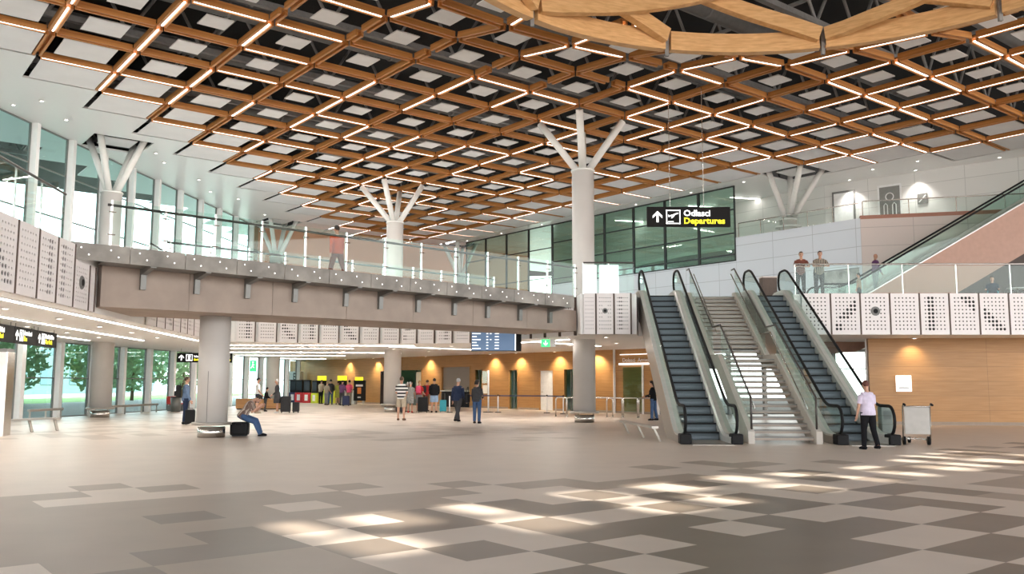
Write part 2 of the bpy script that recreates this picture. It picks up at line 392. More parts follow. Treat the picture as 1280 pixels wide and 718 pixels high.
# acoustic panels, one to a cell, larger towards the rim
def cdist(i, j): 
    d = 0
    while d < 5:
        if any((i+u, j+v) not in CELLS for u in range(-d-1, d+2) for v in range(-d-1, d+2) if abs(u)+abs(v) <= d+1): return d
        d += 1
    return d
PAN = rbox(MB(), -.5, .5, -.5, .5, -.02, .02, .004, seg=1).mesh('ceiling_tile', [M['panel']])
rows = {}
for c in sorted(VIS):
    if inview(node(c[0]+.5, c[1]+.5), 25) and (Vector(cell(c[0]+.5, c[1]+.5).xy) - RC).length > 9.4: rows.setdefault(c[0], []).append(c)
for ri, i in enumerate(sorted(rows)):
    for ci, (i, j) in enumerate(sorted(rows[i], key=lambda c: c[1])):
        near_void = (Vector(cell(i+.5, j+.5).xy) - RC).length < 10.5
        d = cdist(i, j); s = (.86, .64, .47, .37, .335, .335)[d]
        p = cell(i+.5, j+.5); z = (ZC - dip(p)) + (.02 if d == 0 else .12)
        word = ('full-size', 'large', 'medium', 'small', 'small', 'small')[d]
        o = link('ceiling_tile', PAN, None, (p.x, p.y, z), CA); o.scale = (CS*s, CS*s, 1 if d else .8)
        tag(o, '%s white ceiling tile, lattice row %s from the front, %s out from the glass wall' % (word, ORD[ri], ORD[ci]), 'ceiling tile', 'acoustic tiles in the timber lattice')
# white soffit around the lattice, with square openings over the outer trees
sf = MB()
for i in range(-16, 17):
    for j in range(-24, 17):
        if (i, j) in CELLS or (i, j) in HOLES or (i in (-2, -1) and j in (-6, -5)): continue
        p = cell(i+.5, j+.5)
        t = (Vector((p.x, p.y)) - GP).dot(Vector((gd.y, -gd.x)))
        if t < -2.4 or p.y < 4 or p.x > 34 or p.y > 86: continue
        q = [cell(i, j), cell(i+1, j), cell(i+1, j+1), cell(i, j+1)]
        sf.add([(v.x, v.y, ZC+.02) for v in q] + [(v.x, v.y, ZC+.10) for v in q], [(0,1,2,3), (7,6,5,4), (0,4,5,1), (1,5,6,2), (2,6,7,3), (3,7,4,0)])
for (a0_, a1_, b0_, b1_) in ((-2,-1.5,-6,-4), (-.5,0,-6,-4), (-1.5,-.5,-6,-5.4), (-1.5,-.5,-4.4,-4)):
    q = [cell(a0_, b0_), cell(a1_, b0_), cell(a1_, b1_), cell(a0_, b1_)]
    sf.add([(v.x, v.y, ZC+.02) for v in q] + [(v.x, v.y, ZC+.10) for v in q], [(0,1,2,3), (7,6,5,4), (0,4,5,1), (1,5,6,2), (2,6,7,3), (3,7,4,0)])
struct(sf.build('ceiling', [M['soffit']], merge=True), 'smooth white outer ceiling around the timber lattice')
for k, (i, j) in enumerate(sorted(HOLES)):
    p = cell(i+.5, j+.5)
    o = link('ceiling_tile', PAN, None, (p.x, p.y, ZC+.12), CA); o.scale = (CS*.56, CS*.56, 1)
    tag(o, 'white ceiling tile in the square opening over the ' + ('tree column by the glass wall', 'far tree column near the exit', 'tree column of the upper gallery', 'farthest tree column')[{(-1.5,-5.4):0, (4,-11):1, (10,1):2, (10,-11):3}[(i,j)]], 'ceiling tile', 'acoustic tiles in the timber lattice')
# roof over everything, with a band of slot skylights
SA = R(40); su = Vector((math.cos(SA), math.sin(SA))); sn = Vector((-su.y, su.x)); SO = Vector((6.3, -2.1))
def rp(t, n, z=ROOF): p = SO + su*t + sn*n; return (p.x, p.y, z)
rf = MB()
def rquad(t0, t1, n0, n1):
    rf.add([rp(t0,n0), rp(t1,n0), rp(t1,n1), rp(t0,n1)] + [rp(t0,n0,ROOF+.1), rp(t1,n0,ROOF+.1), rp(t1,n1,ROOF+.1), rp(t0,n1,ROOF+.1)], [(3,2,1,0), (4,5,6,7), (0,1,5,4), (1,2,6,5), (2,3,7,6), (3,0,4,7)])
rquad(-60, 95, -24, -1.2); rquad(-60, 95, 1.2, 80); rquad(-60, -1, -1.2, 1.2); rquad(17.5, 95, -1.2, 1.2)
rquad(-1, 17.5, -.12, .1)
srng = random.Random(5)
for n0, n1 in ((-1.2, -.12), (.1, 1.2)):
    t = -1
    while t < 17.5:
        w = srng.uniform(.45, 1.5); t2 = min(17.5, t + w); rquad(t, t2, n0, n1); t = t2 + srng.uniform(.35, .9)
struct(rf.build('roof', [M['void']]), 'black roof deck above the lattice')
# added band that blocks sky light between soffit and roof
up = MB()
for p, q in ((gpt(-60, 0, -2.2), gpt(60, 0, -2.2)), (gpt(60, 0, -2.2), Vector((34, 84, 0))), (Vector((34, 84, 0)), Vector((34, -14, 0)))):
    d = q - p; up.bar((p.x, p.y, (ZC+ROOF)/2+.1), (q.x, q.y, (ZC+ROOF)/2+.1), .2, ROOF-ZC-.2)
for k, nm_ in ((0, 'trim_1'),): struct(up.build(nm_, [M['void']]), 'added dark band keeping sky light out of the roof void')
# roof trusses, ducts in the void
def truss(b, label):
    p, q = cell(-11, b), cell(13, b); d = (q-p).normalized(); L = (q-p).length
    t = thing('roof_truss', label, 'roof truss', (p.x, p.y, 0), 0, 'steel roof trusses above the lattice')
    for z in (13.75, 15.9):
        MB().bar((0,0,z), d*L + Vector((0,0,z)), .2, .2).build('chord', [M['steel_grey']], t)
    w = MB(); n = int(L/2.58); s = L/n
    for k in range(n):
        w.tube(d*(k*s) + Vector((0,0,13.75)), d*((k+.5)*s) + Vector((0,0,15.9)), .06, 6); w.tube(d*((k+.5)*s) + Vector((0,0,15.9)), d*((k+1)*s) + Vector((0,0,13.75)), .06, 6)
    w.build('lacing', [M['steel_grey']], t)
for k, b in enumerate(range(-9, 11, 2)): truss(b + .5, 'grey steel truss in the roof void, ' + ORD[k] + ' from the glass wall')
for k, b in enumerate((-7.4, -5.5, -3.5, -1.5, .5, 2.6, 4.5, 6.5)):
    p, q = cell(-11, b), cell(11.5, b); t = thing('ceiling_duct', 'round grey air duct above the lattice, ' + ORD[k] + ' from the glass wall', 'air duct', (p.x, p.y, 14.4 + .3*(k % 2)), 0, 'air ducts in the roof void')
    MB().tube((0,0,0), q-p, .28, 12).build('duct_pipe', [M['duct']], t, True)
    for s in range(1, 9): c = (q-p)*(s/9); d = (q-p).normalized(); MB().tube(c - d*.04, c + d*.04, .31, 12).build('flange', [M['steel_grey']], t)
# cross pipes
for k, a in enumerate(range(-7, 11, 3)):
    p, q = cell(a+.5, -9), cell(a+.5, 10); t = thing('ceiling_pipe', 'thin grey service pipe across the roof void, ' + ORD[k] + ' from the front', 'pipe', (p.x, p.y, 15.35), 0, 'service pipes in the roof void')
    MB().tube((0,0,0), q-p, .08, 8).build('pipe', [M['steel_grey']], t, True)

# ------------------------------------------------------------------ laminated timber ring under the lattice
ring = thing('ceiling_ring', 'large hanging ring of pale curved laminated timber with crossing arched ribs', 'timber ring', (RC.x, RC.y, RZ))
NA = [R(103 - 30*k) for k in range(12)]
def rpt(a, r, z): return Vector((r*math.cos(a), r*math.sin(a), z))
for k in range(12):
    a0, a1 = NA[k], NA[k] - R(30)
    pts = [rpt(a0 + (a1-a0)*(.02+.96*i/10), RR - .55*math.sin(PI*i/10)*(k % 2)*0, .0) for i in range(11)]
    MB().sweep([p + Vector((0,0,.28)) for p in pts], .26, .56).build('ring_segment', [M['glulam']], ring)
    # ribs climbing from the ring both ways round
    for sg, rise, pw, an_ in ((1, 1.75, .9, 40), (-1, 1.5, 1.25, 50)):
        if sg < 0 and k % 2 == 0: continue
        pts = []
        for i in range(15):
            t = i/14; a = NA[k] + sg*(R(.6) + R(an_)*t); pts.append(rpt(a, RR - .2 - min(1, t*6)*(.12 if sg > 0 else .3) - .7*t, .36 + rise*t**pw))
        MB().sweep(pts, .26, .42 if sg > 0 else .36).build('rib', [M['glulam']], ring)
    b = MB(); c = rpt(NA[k], RR, 0)
    b.ob(c + Vector((0,0,.25)), (.05,0,0), (0,.05,0), (0,0,.42)); b.ob(c + rpt(NA[k], .17, .0) + Vector((0,0,.28)), (.09,0,0), (0,.09,0), (0,0,.09)); b.tube(c + Vector((0,0,.6)), c + Vector((0,0,.67)), .012, 6)
    b.build('hanger', [M['steel_grey']], ring)


# ------------------------------------------------------------------ columns
def tree_column(x, y, a0, b0, cap, label, base=True):
    t = thing('tree_column', label, 'column', (x, y, 0), 0, 'columns with tree-like branching arms')
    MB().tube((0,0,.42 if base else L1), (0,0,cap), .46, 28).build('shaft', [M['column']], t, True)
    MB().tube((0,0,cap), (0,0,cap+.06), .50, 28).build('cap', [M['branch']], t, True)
    if base:
        MB().tube((0,0,0), (0,0,.3), .40, 28).build('base', [M['chrome']], t, True)
        MB().tube((0,0,.36), (0,0,.44), .60, 28).build('bumper_ring', [M['brushed']], t, True)
    for u, v in ((0,0), (1,0), (0,1), (1,1)):
        e = cell(a0+u, b0+v); e = (cell(a0+.5, b0+.5).lerp(e, .78) if (a0, b0) in HOLES else e) - Vector((x, y, 0)); f = e.normalized()*.16
        hole_ = (a0, b0) in HOLES; kx = 1.0 if hole_ else .95
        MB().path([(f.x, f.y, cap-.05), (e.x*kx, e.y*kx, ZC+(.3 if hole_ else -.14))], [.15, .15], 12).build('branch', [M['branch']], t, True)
    return t
tree_column(2.95, 35.74, 4, 1, 10.35, 'tall white tree-branched column at the bridge end beside the escalators')
tree_column(-6.45, 47.45, 4, -5, 10.3, 'white tree-branched column behind the footbridge among the queueing travellers')
tree_column(-18.45, 39.5, -1.5, -5.4, 10.2, 'white tree-branched column close to the tall glass wall')
tree_column(-16.4, 60.2, 4, -11, 10.2, 'distant white tree-branched column near the exit doors')
tc_ = tree_column(14.95, 46.6, 10, 1, 10.35, 'white tree-branched column in the upper gallery over the escalators', False); MB().tube((0,0,9.95), (0,0,10.03), .68, 28).build('collar', [M['branch']], tc_, True)
tree_column(-4.2, 69.6, 10, -11, 10.2, 'farthest white tree-branched column beyond the footbridge')
t = thing('bridge_column', 'round white column carrying the footbridge beside the seated person', 'column', (-8.72, 25.65, 0))
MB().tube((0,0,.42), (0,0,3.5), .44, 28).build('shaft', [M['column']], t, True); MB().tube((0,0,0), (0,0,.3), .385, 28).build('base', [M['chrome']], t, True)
MB().tube((0,0,.36), (0,0,.43), .56, 28).build('bumper_ring', [M['brushed']], t, True)
MB().box(-.006, .006, -.452, -.43, .45, 1.9).build('joint_line', [M['frame_grey']], t)

# ------------------------------------------------------------------ upper floor slab
def lf(y): return -9.95 - .137*(y - 16.7)                  # edge of the gallery along the glass wall
BACK = [(lf(37.6), 37.6), (-12.2, 38.4), (-8.7, 39.5), (-5.1, 40.0), (-1.8, 39.2), (.3, 35.9), (2.44, 32.6)]
edge = [(lf(9), 9)] + BACK + [(2.5, 31.78), (4.55, 31.78), (4.8, 33.1), (10.5, 33.0), (10.3, 31.72), (27, 31.3)]
def inset(d): return edge
slab = edge + [(27, 50), (14, 50), (-3, 78), (-17, 80), (gpt(38).x, gpt(38).y), (gpt(-28).x, gpt(-28).y)]
s = MB(); s.prism(slab, SZ, L1 - .02)
struct(s.build('floor_upper', [M['white']]), 'upper floor slab with flat white underside')

# lamps and lines in the lower soffit
def linear(p, q, label, w=.1):
    t = thing('ceiling_light', label, 'linear lamp', (p[0], p[1], SZ - .035), 0, 'linear lamps in the lower soffit')
    d = Vector((q[0]-p[0], q[1]-p[1], 0)); n = Vector((-d.y, d.x, 0)).normalized()
    MB().ob(d/2 + Vector((0,0,.02)), d/2, n*(w/2+.02), (0,0,.012)).build('housing', [M['white_plastic']], t)
    MB().ob(d/2, d/2*.99, n*w/2, (0,0,.008)).build('diffuser', [M['linear']], t)
for k in range(4):
    o = .55 + 2.3*k
    linear((lf(12)-o, 12), (lf(37)-o, 37), 'long white lamp line under the glass-side gallery, ' + ORD[k] + ' from its edge')
LW = [(lf(38)-.2, 39.6), (-.9, 40.3)]
def hall_lamp(p, q, e=60):
    la = bpy.data.lights.new('linear_lamp', 'AREA'); la.shape = 'RECTANGLE'; d = Vector((q[0]-p[0], q[1]-p[1], 0)); la.size = d.length*.95; la.size_y = .08; la.energy = e; la.color = (1, .955, .90)
    o = link('linear_lamp', la, None, ((p[0]+q[0])/2, (p[1]+q[1])/2, SZ-.05)); o.rotation_euler = (0, 0, math.atan2(d.y, d.x))
for k, (p, q) in enumerate((((-13.5, 41.2), (-4.6, 41.6)), ((-15.5, 45), (-8.2, 45.4)), ((-17.5, 51), (-6.5, 52)), ((-18, 57), (-11, 58)), ((-6, 42.4), (-.2, 48.2)), ((1.2, 37.5), (4.2, 41.5)), ((-.8, 39.7), (2.3, 35.1)), ((-18.2, 64), (-14, 66)))):
    hall_lamp(p, q, 12*Vector((q[0]-p[0], q[1]-p[1])).length**.8)
    linear(p, q, 'lamp line in the soffit beyond the void, ' + ORD[k] + ' counted from its edge')
dlm = MB().tube((0,0,-.012), (0,0,.0), .062, 14).mesh('lens', [M['downlight']]); dlr = MB().tube((0,0,-.01), (0,0,.02), .105, 14).mesh('trim_ring', [M['white_plastic']])
def downlight(x, y, z, label, grp):
    t = thing('ceiling_downlight', label, 'downlight', (x, y, z), 0, grp); link('trim_ring', dlr, t, (0,0,-.021)); link('lens', dlm, t, (0,0,-.022)); return t
n = 0
for k in range(7):
    for j in range(3):
        downlight(lf(14+3.4*k) - 1.6 - 2.3*j, 14+3.4*k, SZ - .003, 'recessed downlight under the glass-side gallery, ' + ORD[k] + ' of row ' + ORD[j], 'downlights in the lower soffit')
for r_ in range(5):
    for k in range(6):
        p = Vector((-12.5 + 2.4*k - r_*.9, 42.2 + r_*3.6)); 
        if p.x > 1 - (p.y-40)*.6: continue
        downlight(p.x, p.y, SZ - .003, 'recessed downlight over the ticket hall, ' + ORD[k] + ' along in row ' + ORD[r_], 'downlights in the lower soffit')
for k, (x, y) in enumerate(((3.6, 33.4), (1.9, 36.2), (4.6, 38.5), (2.7, 40.5), (6.2, 40.0), (6.6, 36.5))):
    downlight(x, y, SZ - .003, 'recessed downlight beside the bridge-end column, ' + ORD[k] + ' back from the edge', 'downlights in the lower soffit')
# downlights in the white outer ceiling
for k, (px, py, x, y) in enumerate([(0,0,-18.6,33.5), (0,0,-18.9,36.0), (0,0,-17.6,43.2), (0,0,-17.3,41.4), (0,0,-17.2,47.0), (0,0,-16.6,52.0), (0,0,-16.4,57.), (0,0,-20,34.0), (0,0,-17.6,50), (0,0,-19.6,43.4)]):
    downlight(x, y, ZC + .018, 'round downlight in the white ceiling near the glass wall, ' + ORD[k] + ' from the front', 'downlights in the outer ceiling')
for k, (x, y) in enumerate([tuple(cell(a_, b_).xy) for a_, b_ in ((10.2,-11.5), (10.2,-9.7), (10.2,-8), (10.2,-6.2), (10.2,-4.5), (10.2,-2.7), (10.2,-1), (10.25,.4), (11.4,1.4), (11.35,2.7), (11.4,3.6), (12.35,4.7), (12.4,5.6))]):
    downlight(x, y, ZC + .018, 'round downlight in the white ceiling along the upper gallery, ' + ORD[k] + ' counted from the bridge side', 'downlights in the outer ceiling')

# ------------------------------------------------------------------ perforated fascia panels
def perf_mesh(w, h, big, speaker):
    m = MB(); nc, nr = 6, 9; mx, mt, mb_ = .10*w, .10, .13
    cw, chh = (w-2*mx)/nc, (h-mt-mb_)/nr; pz = mb_
    m.add([(-w/2,0,0), (w/2,0,0), (w/2,0,mb_), (-w/2,0,mb_)], [(0,1,2,3)]); m.add([(-w/2,0,h-mt), (w/2,0,h-mt), (w/2,0,h), (-w/2,0,h)], [(0,1,2,3)])
    m.add([(-w/2,0,mb_), (-w/2+mx,0,mb_), (-w/2+mx,0,h-mt), (-w/2,0,h-mt)], [(0,1,2,3)]); m.add([(w/2-mx,0,mb_), (w/2,0,mb_), (w/2,0,h-mt), (w/2-mx,0,h-mt)], [(0,1,2,3)])
    for c in range(nc):
        for r in range(nr):
            x, z = -w/2+mx+cw*(c+.5), mb_+chh*(r+.5); rad = (.054 if (c, r) in big else .030)*min(1, w)
            if speaker and abs(c-2.5) < 1.2 and abs(r-4.6) < 1.9: rad = .002
            o = [(-1,-1),(0,-1),(1,-1),(1,0),(1,1),(0,1),(-1,1),(-1,0)]
            vs = [(x+a*cw/2, 0, z+b*chh/2) for a, b in o] + [(x+rad*math.cos(PI*1.25+PI/4*k), 0, z+rad*math.sin(PI*1.25+PI/4*k)) for k in range(8)]
            vs += [(v[0], .02, v[2]) for v in vs[8:]]
            m.add(vs, [(k, (k+1) % 8, 8+(k+1) % 8, 8+k) for k in range(8)])
            m.add(vs[8:], [(k, (k+1) % 8, 8+(k+1) % 8, 8+k) for k in range(8)], 0); m.add(vs[16:], [tuple(range(8))], 1)
    for q in ([(-w/2,0,0), (-w/2,0,h), (-w/2,.05,h), (-w/2,.05,0)], [(w/2,0,h), (w/2,0,0), (w/2,.05,0), (w/2,.05,h)], [(-w/2,0,h), (w/2,0,h), (w/2,.05,h), (-w/2,.05,h)], [(w/2,0,0), (-w/2,0,0), (-w/2,.05,0), (w/2,.05,0)]): m.add(q, [(0,1,2,3)])
    return m.mesh('perforated_sheet', [M['perf'], M['perf_hole']])
BIGS = [set(), {(1,r) for r in range(9)} | {(2,r) for r in range(9)}, {(2,8),(3,8),(4,8),(3,7),(4,7),(5,7),(4,6),(5,6),(5,5)}, {(0,5),(0,4),(1,4),(0,3),(1,3),(2,3),(1,2),(2,2),(3,2),(2,1),(3,1),(4,1),(3,0),(4,0),(5,0)}, {(3,r) for r in range(9)} | {(4,r) for r in range(9)}, {(5,7),(4,6),(5,6),(3,5),(4,5),(5,5),(2,4),(3,4),(4,4),(1,3),(2,3),(3,3),(0,1),(1,1),(0,0),(1,0)}]
PM = {}
def perf(p, q, pat, spk, label, grp, h=1.5, z=SZ):
    p, q = Vector(p), Vector(q); w = (q-p).length - (.17 if 'behind' in label else .07); key = (round(w, 2), pat, spk, h)
    if key not in PM: PM[key] = perf_mesh(round(w, 2), h, BIGS[pat], spk)
    c = (p+q)/2; d = (q-p).normalized(); n = Vector((d.y, -d.x))*.09
    t = thing('perforated_panel', label, 'wall panel', (c.x+n.x, c.y+n.y, z), math.atan2(d.y, d.x), grp)
    link('perforated_sheet', PM[key], t)
    MB().box(w/2+.012, w/2+.058, -.015, .085, 0, h).build('joint_fin', [M['fin']], t)
    if spk:
        s_ = MB(); c_ = (0, 0, mid_z(h)); k_ = min(1, w)
        s_.path([(0,-.012,c_[2]), (0,.0,c_[2])], [.17*k_, .17*k_], 24, 0); s_.path([(0,-.03,c_[2]), (0,-.012,c_[2])], [.14*k_, .145*k_], 24, 1); sp_ = s_.build('speaker', [M['frame_grey'], M['duct'], M['black']], t)
        MB().path([(0,-.034,c_[2]), (0,-.03,c_[2])], [.085*k_, .085*k_], 20).build('cone', [M['black']], sp_)
def mid_z(h): return .13 + (h-.23)*5.1/9
def desc(pat, spk):
    if spk: return 'perforated panel with a round black loudspeaker'
    return ('perforated panel of small holes only', 'perforated panel with twin columns of big holes', 'perforated panel with big holes in the top corner', 'perforated panel with big holes falling diagonally', 'perforated panel with two off-centre columns of big holes', 'perforated panel with a rising diagonal of big holes')[pat]
X0 = 10.52; n = 0
for k, (pat, spk) in enumerate([(0,0), (5,0), (0,1), (0,0), (1,0), (2,0), (3,0), (0,0), (0,0), (4,0), (0,0)]):
    a, b = X0 + 1.065*k, X0 + 1.065*(k+1); fy = lambda x: 31.72 - (x-10.3)*.025
    perf((a, fy(a)), (b, fy(b)), pat, spk, desc(pat, spk) + ', ' + ORD[k] + ' along from the escalators', 'fascia panels over the wood wall')
for k, (a, b, pat, spk) in enumerate([(2.58, 3.06, 0, 0), (3.06, 3.72, 0, 1), (3.72, 4.34, 1, 0)]):
    perf((a, 31.78), (b, 31.78), pat, spk, desc(pat, spk) + ', ' + ORD[k] + ' from the footbridge end', 'fascia panels between bridge and escalators')
k = 0; y = 11.0
while y < 36.9:
    y2 = y + 1.06; pat = (0, 4, 1, 0, 0, 3)[k % 6]; spk = int(k in (9, 22))
    ye = min(y2, 22.02)
    if y < 21.7 or y > 26.85: perf((lf(y), y), (lf(ye if y < 22 else y2), ye if y < 22 else y2), 0 if spk else pat, spk, desc(0 if spk else pat, spk) + ', glass-side gallery, ' + ORD[k] + ' from front', 'fascia panels along the glass-side gallery', h=1.13 if 20.4 < y < 22 else 1.5)
    k += 1; y = y2
cnt = 0
for (p, q) in zip(BACK[1:-1], BACK[2:]):
    p, q = Vector(p), Vector(q); n = max(1, round((q-p).length/.95))
    for i in range(n):
        pat = (4, 2, 3, 4, 2, 3, 0, 0, 5, 0, 4, 0, 0, 5, 4, 0)[cnt % 16]; spk = int(cnt == 6)
        perf(p.lerp(q, i/n), p.lerp(q, (i+1)/n), pat, spk, desc(pat, spk) + ', behind footbridge, ' + ORD[cnt] + ' from glass side', 'fascia panels behind the footbridge'); cnt += 1

# ------------------------------------------------------------------ footbridge
BP = Vector((-10.62, 22.08, 0)); BL = 16.6
bu = Vector((ud.x, ud.y, 0)); bw = Vector((-ud.y, ud.x, 0))   # along, away from the camera
br = thing('footbridge', 'concrete footbridge with a polished steel deck edge crossing the hall', 'footbridge', BP, math.atan2(ud.y, ud.x))
SL = -.30/BL
m = MB(); NS = 7
for k in range(NS):
    a, b = BL*k/NS + (.012 if k else .15), BL*(k+1)/NS
    m.add([(a,0,3.5),(b,0,3.5),(b,0,4.56+SL*b),(a,0,4.56+SL*a),(a,3.0,3.5),(b,3.0,3.5),(b,3.0,4.56+SL*b),(a,3.0,4.56+SL*a)], [(0,1,2,3),(5,4,7,6),(0,4,5,1),(3,2,6,7),(0,3,7,4),(1,5,6,2)])
m.box(.15, BL, .02, 2.98, 3.52, 4.2)
m.build('beam', [M['concrete']], br)
ov = 1.0
m = MB()
def slant(m, a, b, y0, y1, z0, z1, mi=0): m.add([(a,y0,z0+SL*a),(b,y0,z0+SL*b),(b,y1,z0+SL*b),(a,y1,z0+SL*a),(a,y0,z1+SL*a),(b,y0,z1+SL*b),(b,y1,z1+SL*b),(a,y1,z1+SL*a)], [(3,2,1,0),(4,5,6,7),(0,1,5,4),(1,2,6,5),(2,3,7,6),(3,0,4,7)], mi)
slant(m, .05, BL-1.0, -ov+.03, 3+ov-.03, 4.72, 4.90); m.build('deck', [M['concrete']], br)
m = MB()
for k in range(12):
    a, b = -.8 + (BL-.2)*k/12, -.8 + (BL-.2)*(k+1)/12 - .015; slant(m, a, b, -ov, -ov+.025, 4.53, 4.95)
for k in range(24):
    a = -.7 + (BL-.3)*k/24
    for dx, z in ((.12, 4.82), (.3, 4.66)): m.path([(a+dx, -ov-.03, z+SL*a), (a+dx, -ov, z+SL*a)], [.022, .028], 8, 1)
m.build('edge_plate', [M['deckplate'], M['chrome']], br)
m = MB(); slant(m, .05, BL-1.0, -ov+.03, 0, 4.56, 4.60); m.build('deck_underside', [M['frame_grey']], br)
for px_t in (1.15, 2.55, 3.97, 5.4, 7.05, 8.25, 9.63, 11.05, 12.43, 13.85, 15.25):
    z = 4.56 + SL*px_t; b = MB()
    b.prism([(-.96, z), (-.96, z-.06), (-.14, z-.16), (-.12, z-.55), (0, z-.55), (0, z)], px_t-.07, px_t+.07, axis='x')
    b.build('bracket', [M['frame_grey']], br)
def bridge_rail(yy, name, label, st=0.):
    t = thing(name, label, 'balustrade', BP, math.atan2(ud.y, ud.x), 'glass balustrades of the footbridge')
    n = 12 if st == 0 else 10; L = BL - 1.0 - st
    for k in range(n+1):
        a = L*k/n + .1 + st; z = 4.95 + SL*a
        p = MB(); p.box(a-.022, a+.022, yy-.03, yy+.03, z-.02, z+1.16)
        for dz in (.28, .85): p.tube((a-.09, yy-.045, z+dz), (a+.09, yy-.045, z+dz), .016, 6)
        p.build('post', [M['chrome']], t)
        if k < n:
            g = MB(); b = L*(k+1)/n + .1 + st; slant(g, a+.03, b-.03, yy-.05, yy-.038, 4.99, 6.1); g.build('glass_pane', [M['glass_rail']], t)
    MB().path([(st, yy, 5.98+SL*st), (L+.2+st, yy, 5.98+SL*(L+st))], [.035, .035], 8).build('handrail', [M['rail_dark']], t, True)
bridge_rail(-ov+.1, 'bridge_balustrade', 'glass balustrade with steel posts on the camera side of the footbridge')
bridge_rail(3+ov-.1, 'bridge_balustrade', 'glass balustrade on the far side of the footbridge', 2.9)

# glass balustrades along the slab edges
def rail_run(pts, z, label, name='glass_balustrade', h=1.1, off=.12, post=1.3, hr='rail_dark', posts=True, gl='glass_rail'):
    pts = [Vector(p) for p in pts]
    t = thing(name, label, 'balustrade', (pts[0].x, pts[0].y, z), 0, 'glass balustrades of the upper floors')
    o = pts[0]; line = []
    for p, q in zip(pts, pts[1:]):
        d = (q-p); L = d.length; d.normalize(); nn = Vector((-d.y, d.x))*off; n = max(1, round(L/post)); P = lambda s: Vector((*(p + d*s + nn - o), 0))
        for k in range(n):
            a, b = L*k/n, L*(k+1)/n
            MB().ob((P(a)+P(b))/2 + Vector((0,0,h/2+.02)), (P(b)-P(a))/2*.975, (nn.normalized().x*.007, nn.normalized().y*.007, 0), (0,0,h/2-.02)).build('glass_pane', [M[gl]], t)
            if posts: MB().tube(P(a) + Vector((nn.x*.2,nn.y*.2,0)), P(a) + Vector((nn.x*.2,nn.y*.2,h+.04)), .024, 8).build('post', [M['chrome']], t)
        line += [P(0) + Vector((0,0,h+.05)), P(L) + Vector((0,0,h+.05))]
    MB().path(line, [.03]*len(line), 8).build('handrail', [M[hr]], t, True)
    return t
rail_run([(lf(11), 11), (lf(20.3), 20.3)], L1, 'glass balustrade along the gallery edge beside the glass wall, before the bridge')
rail_run([(lf(27.6), 27.6), BACK[0], BACK[1], BACK[2], BACK[3], BACK[4]], L1, 'glass balustrade on the gallery edge behind the footbridge')
rail_run([(2.62, 31.78), (4.5, 31.78)], L1, 'short glass balustrade between footbridge and escalators', post=.95)
rail_run([(10.4, 31.72), (26, 31.33)], L1, 'long glass balustrade over the perforated fascia beside the escalators', post=1.9, hr='chrome', h=1.05)

# ------------------------------------------------------------------ walls and glazing
def wall(name, p, q, z0, z1, th, m, label=None):
    p, q = Vector(p), Vector(q); d = q - p; L = d.length
    o = MB().box(0, L, 0, th, z0, z1).build(name, m if isinstance(m, list) else [m], None, False, (p.x, p.y, 0))
    o.rotation_euler.z = math.atan2(d.y, d.x); return struct(o, label)
wn = [0]
def bay(p, q, z0, z1, rails, post=(.16, .22), pm='white', fm='frame_grey', gl='glass_facade', frame=.05, door=False, sub=0):
    wn[0] += 1; p, q = Vector(p), Vector(q); d = q - p; L = d.length
    t = struct(link('window_%d' % wn[0], None, None, (p.x, p.y, 0), math.atan2(d.y, d.x)))
    if post: MB().box(-post[0]/2, post[0]/2, -post[1], 0, z0, z1).build('post', [M[pm]], t)
    f = MB(); a = (post[0]/2 if post else 0) + .01; b = L - a
    f.box(a, a+frame, -.03, .06, z0, z1); f.box(b-frame, b, -.03, .06, z0, z1)
    for z in [z0+frame/2] + rails + [z1-frame/2]: f.box(a, b, -.03, .06, z-frame/2, z+frame/2)
    for k in range(1, sub+1): x = a + (b-a)*k/(sub+1); f.box(x-.02, x+.02, -.02, .05, z0, z1)
    f.build('frame', [M[fm]], t)
    if not door: MB().box(a+frame, b-frame, .01, .022, z0+frame, z1-frame).build('pane', [M[gl]], t)
    return t
BAY = 2.64
for k in range(-8, 17):
    s0 = -.4 + BAY*k; p, q = gpt(s0), gpt(s0+BAY)
    bay(p.xy, q.xy, L1-.02, ZC+.02, [6.9, 8.9, 10.9], post=(.22, .30))
    if k <= 14: bay(p.xy, q.xy, 0, SZ, [1.75], post=(.24, .28), door=(k in (5,)), sub=0)
    struct(MB().ob((p.lerp(q,.5)) + Vector((0,0,(SZ+L1)/2)), (q-p)/2, Vector((gd.y,-gd.x,0))*.06, (0,0,(L1-SZ)/2)).build('trim_%d' % (k+20), [M['white']]))
# oak wall of the ticket hall, cut by doors and a counter
W1 = Vector((-18.9, 74.6)); W1e = Vector((7.3, 44.6)); w1 = (W1e - W1); W1L = w1.length; w1.normalize(); w1n = Vector((w1.y, -w1.x))
W1A = math.atan2(w1.y, w1.x)
def onw(px):                                             # distance along the oak wall where a sight line of that bearing meets it
    k = (px - 640)/1091/.994; # x = k*y
    return (k*W1.y - W1.x)/(w1.x - k*w1.y)
opens = [(478, 486, 2.4, 'recess'), (499, 529, 2.5, 'office'), (553, 589, 2.65, 'counter'), (594, 604, 2.45, 'glass'), (636, 648, 2.4, 'glass'), (674, 692, 2.35, 'white'), (704, 721, 2.4, 'glass')]
ow = MB(); last = 0
for a, b, h, kind in opens:
    s0, s1 = onw(a), onw(b); ow.box(last, s0, 0, .2, .12, SZ); ow.box(s0, s1, 0, .2, h, SZ); last = s1
ow.box(last, W1L, 0, .2, .12, SZ)
o = struct(ow.build('wall_oak', [M['oak']], None, False, (W1.x, W1.y, 0)), 'long oak-panelled wall of the ticket hall'); o.rotation_euler.z = W1A
sk = MB(); last = 0
for a, b, h, kind in opens: sk.box(last, onw(a), -.03, .2, 0, .12); last = onw(b)
sk.box(last, W1L, -.03, .2, 0, .12)
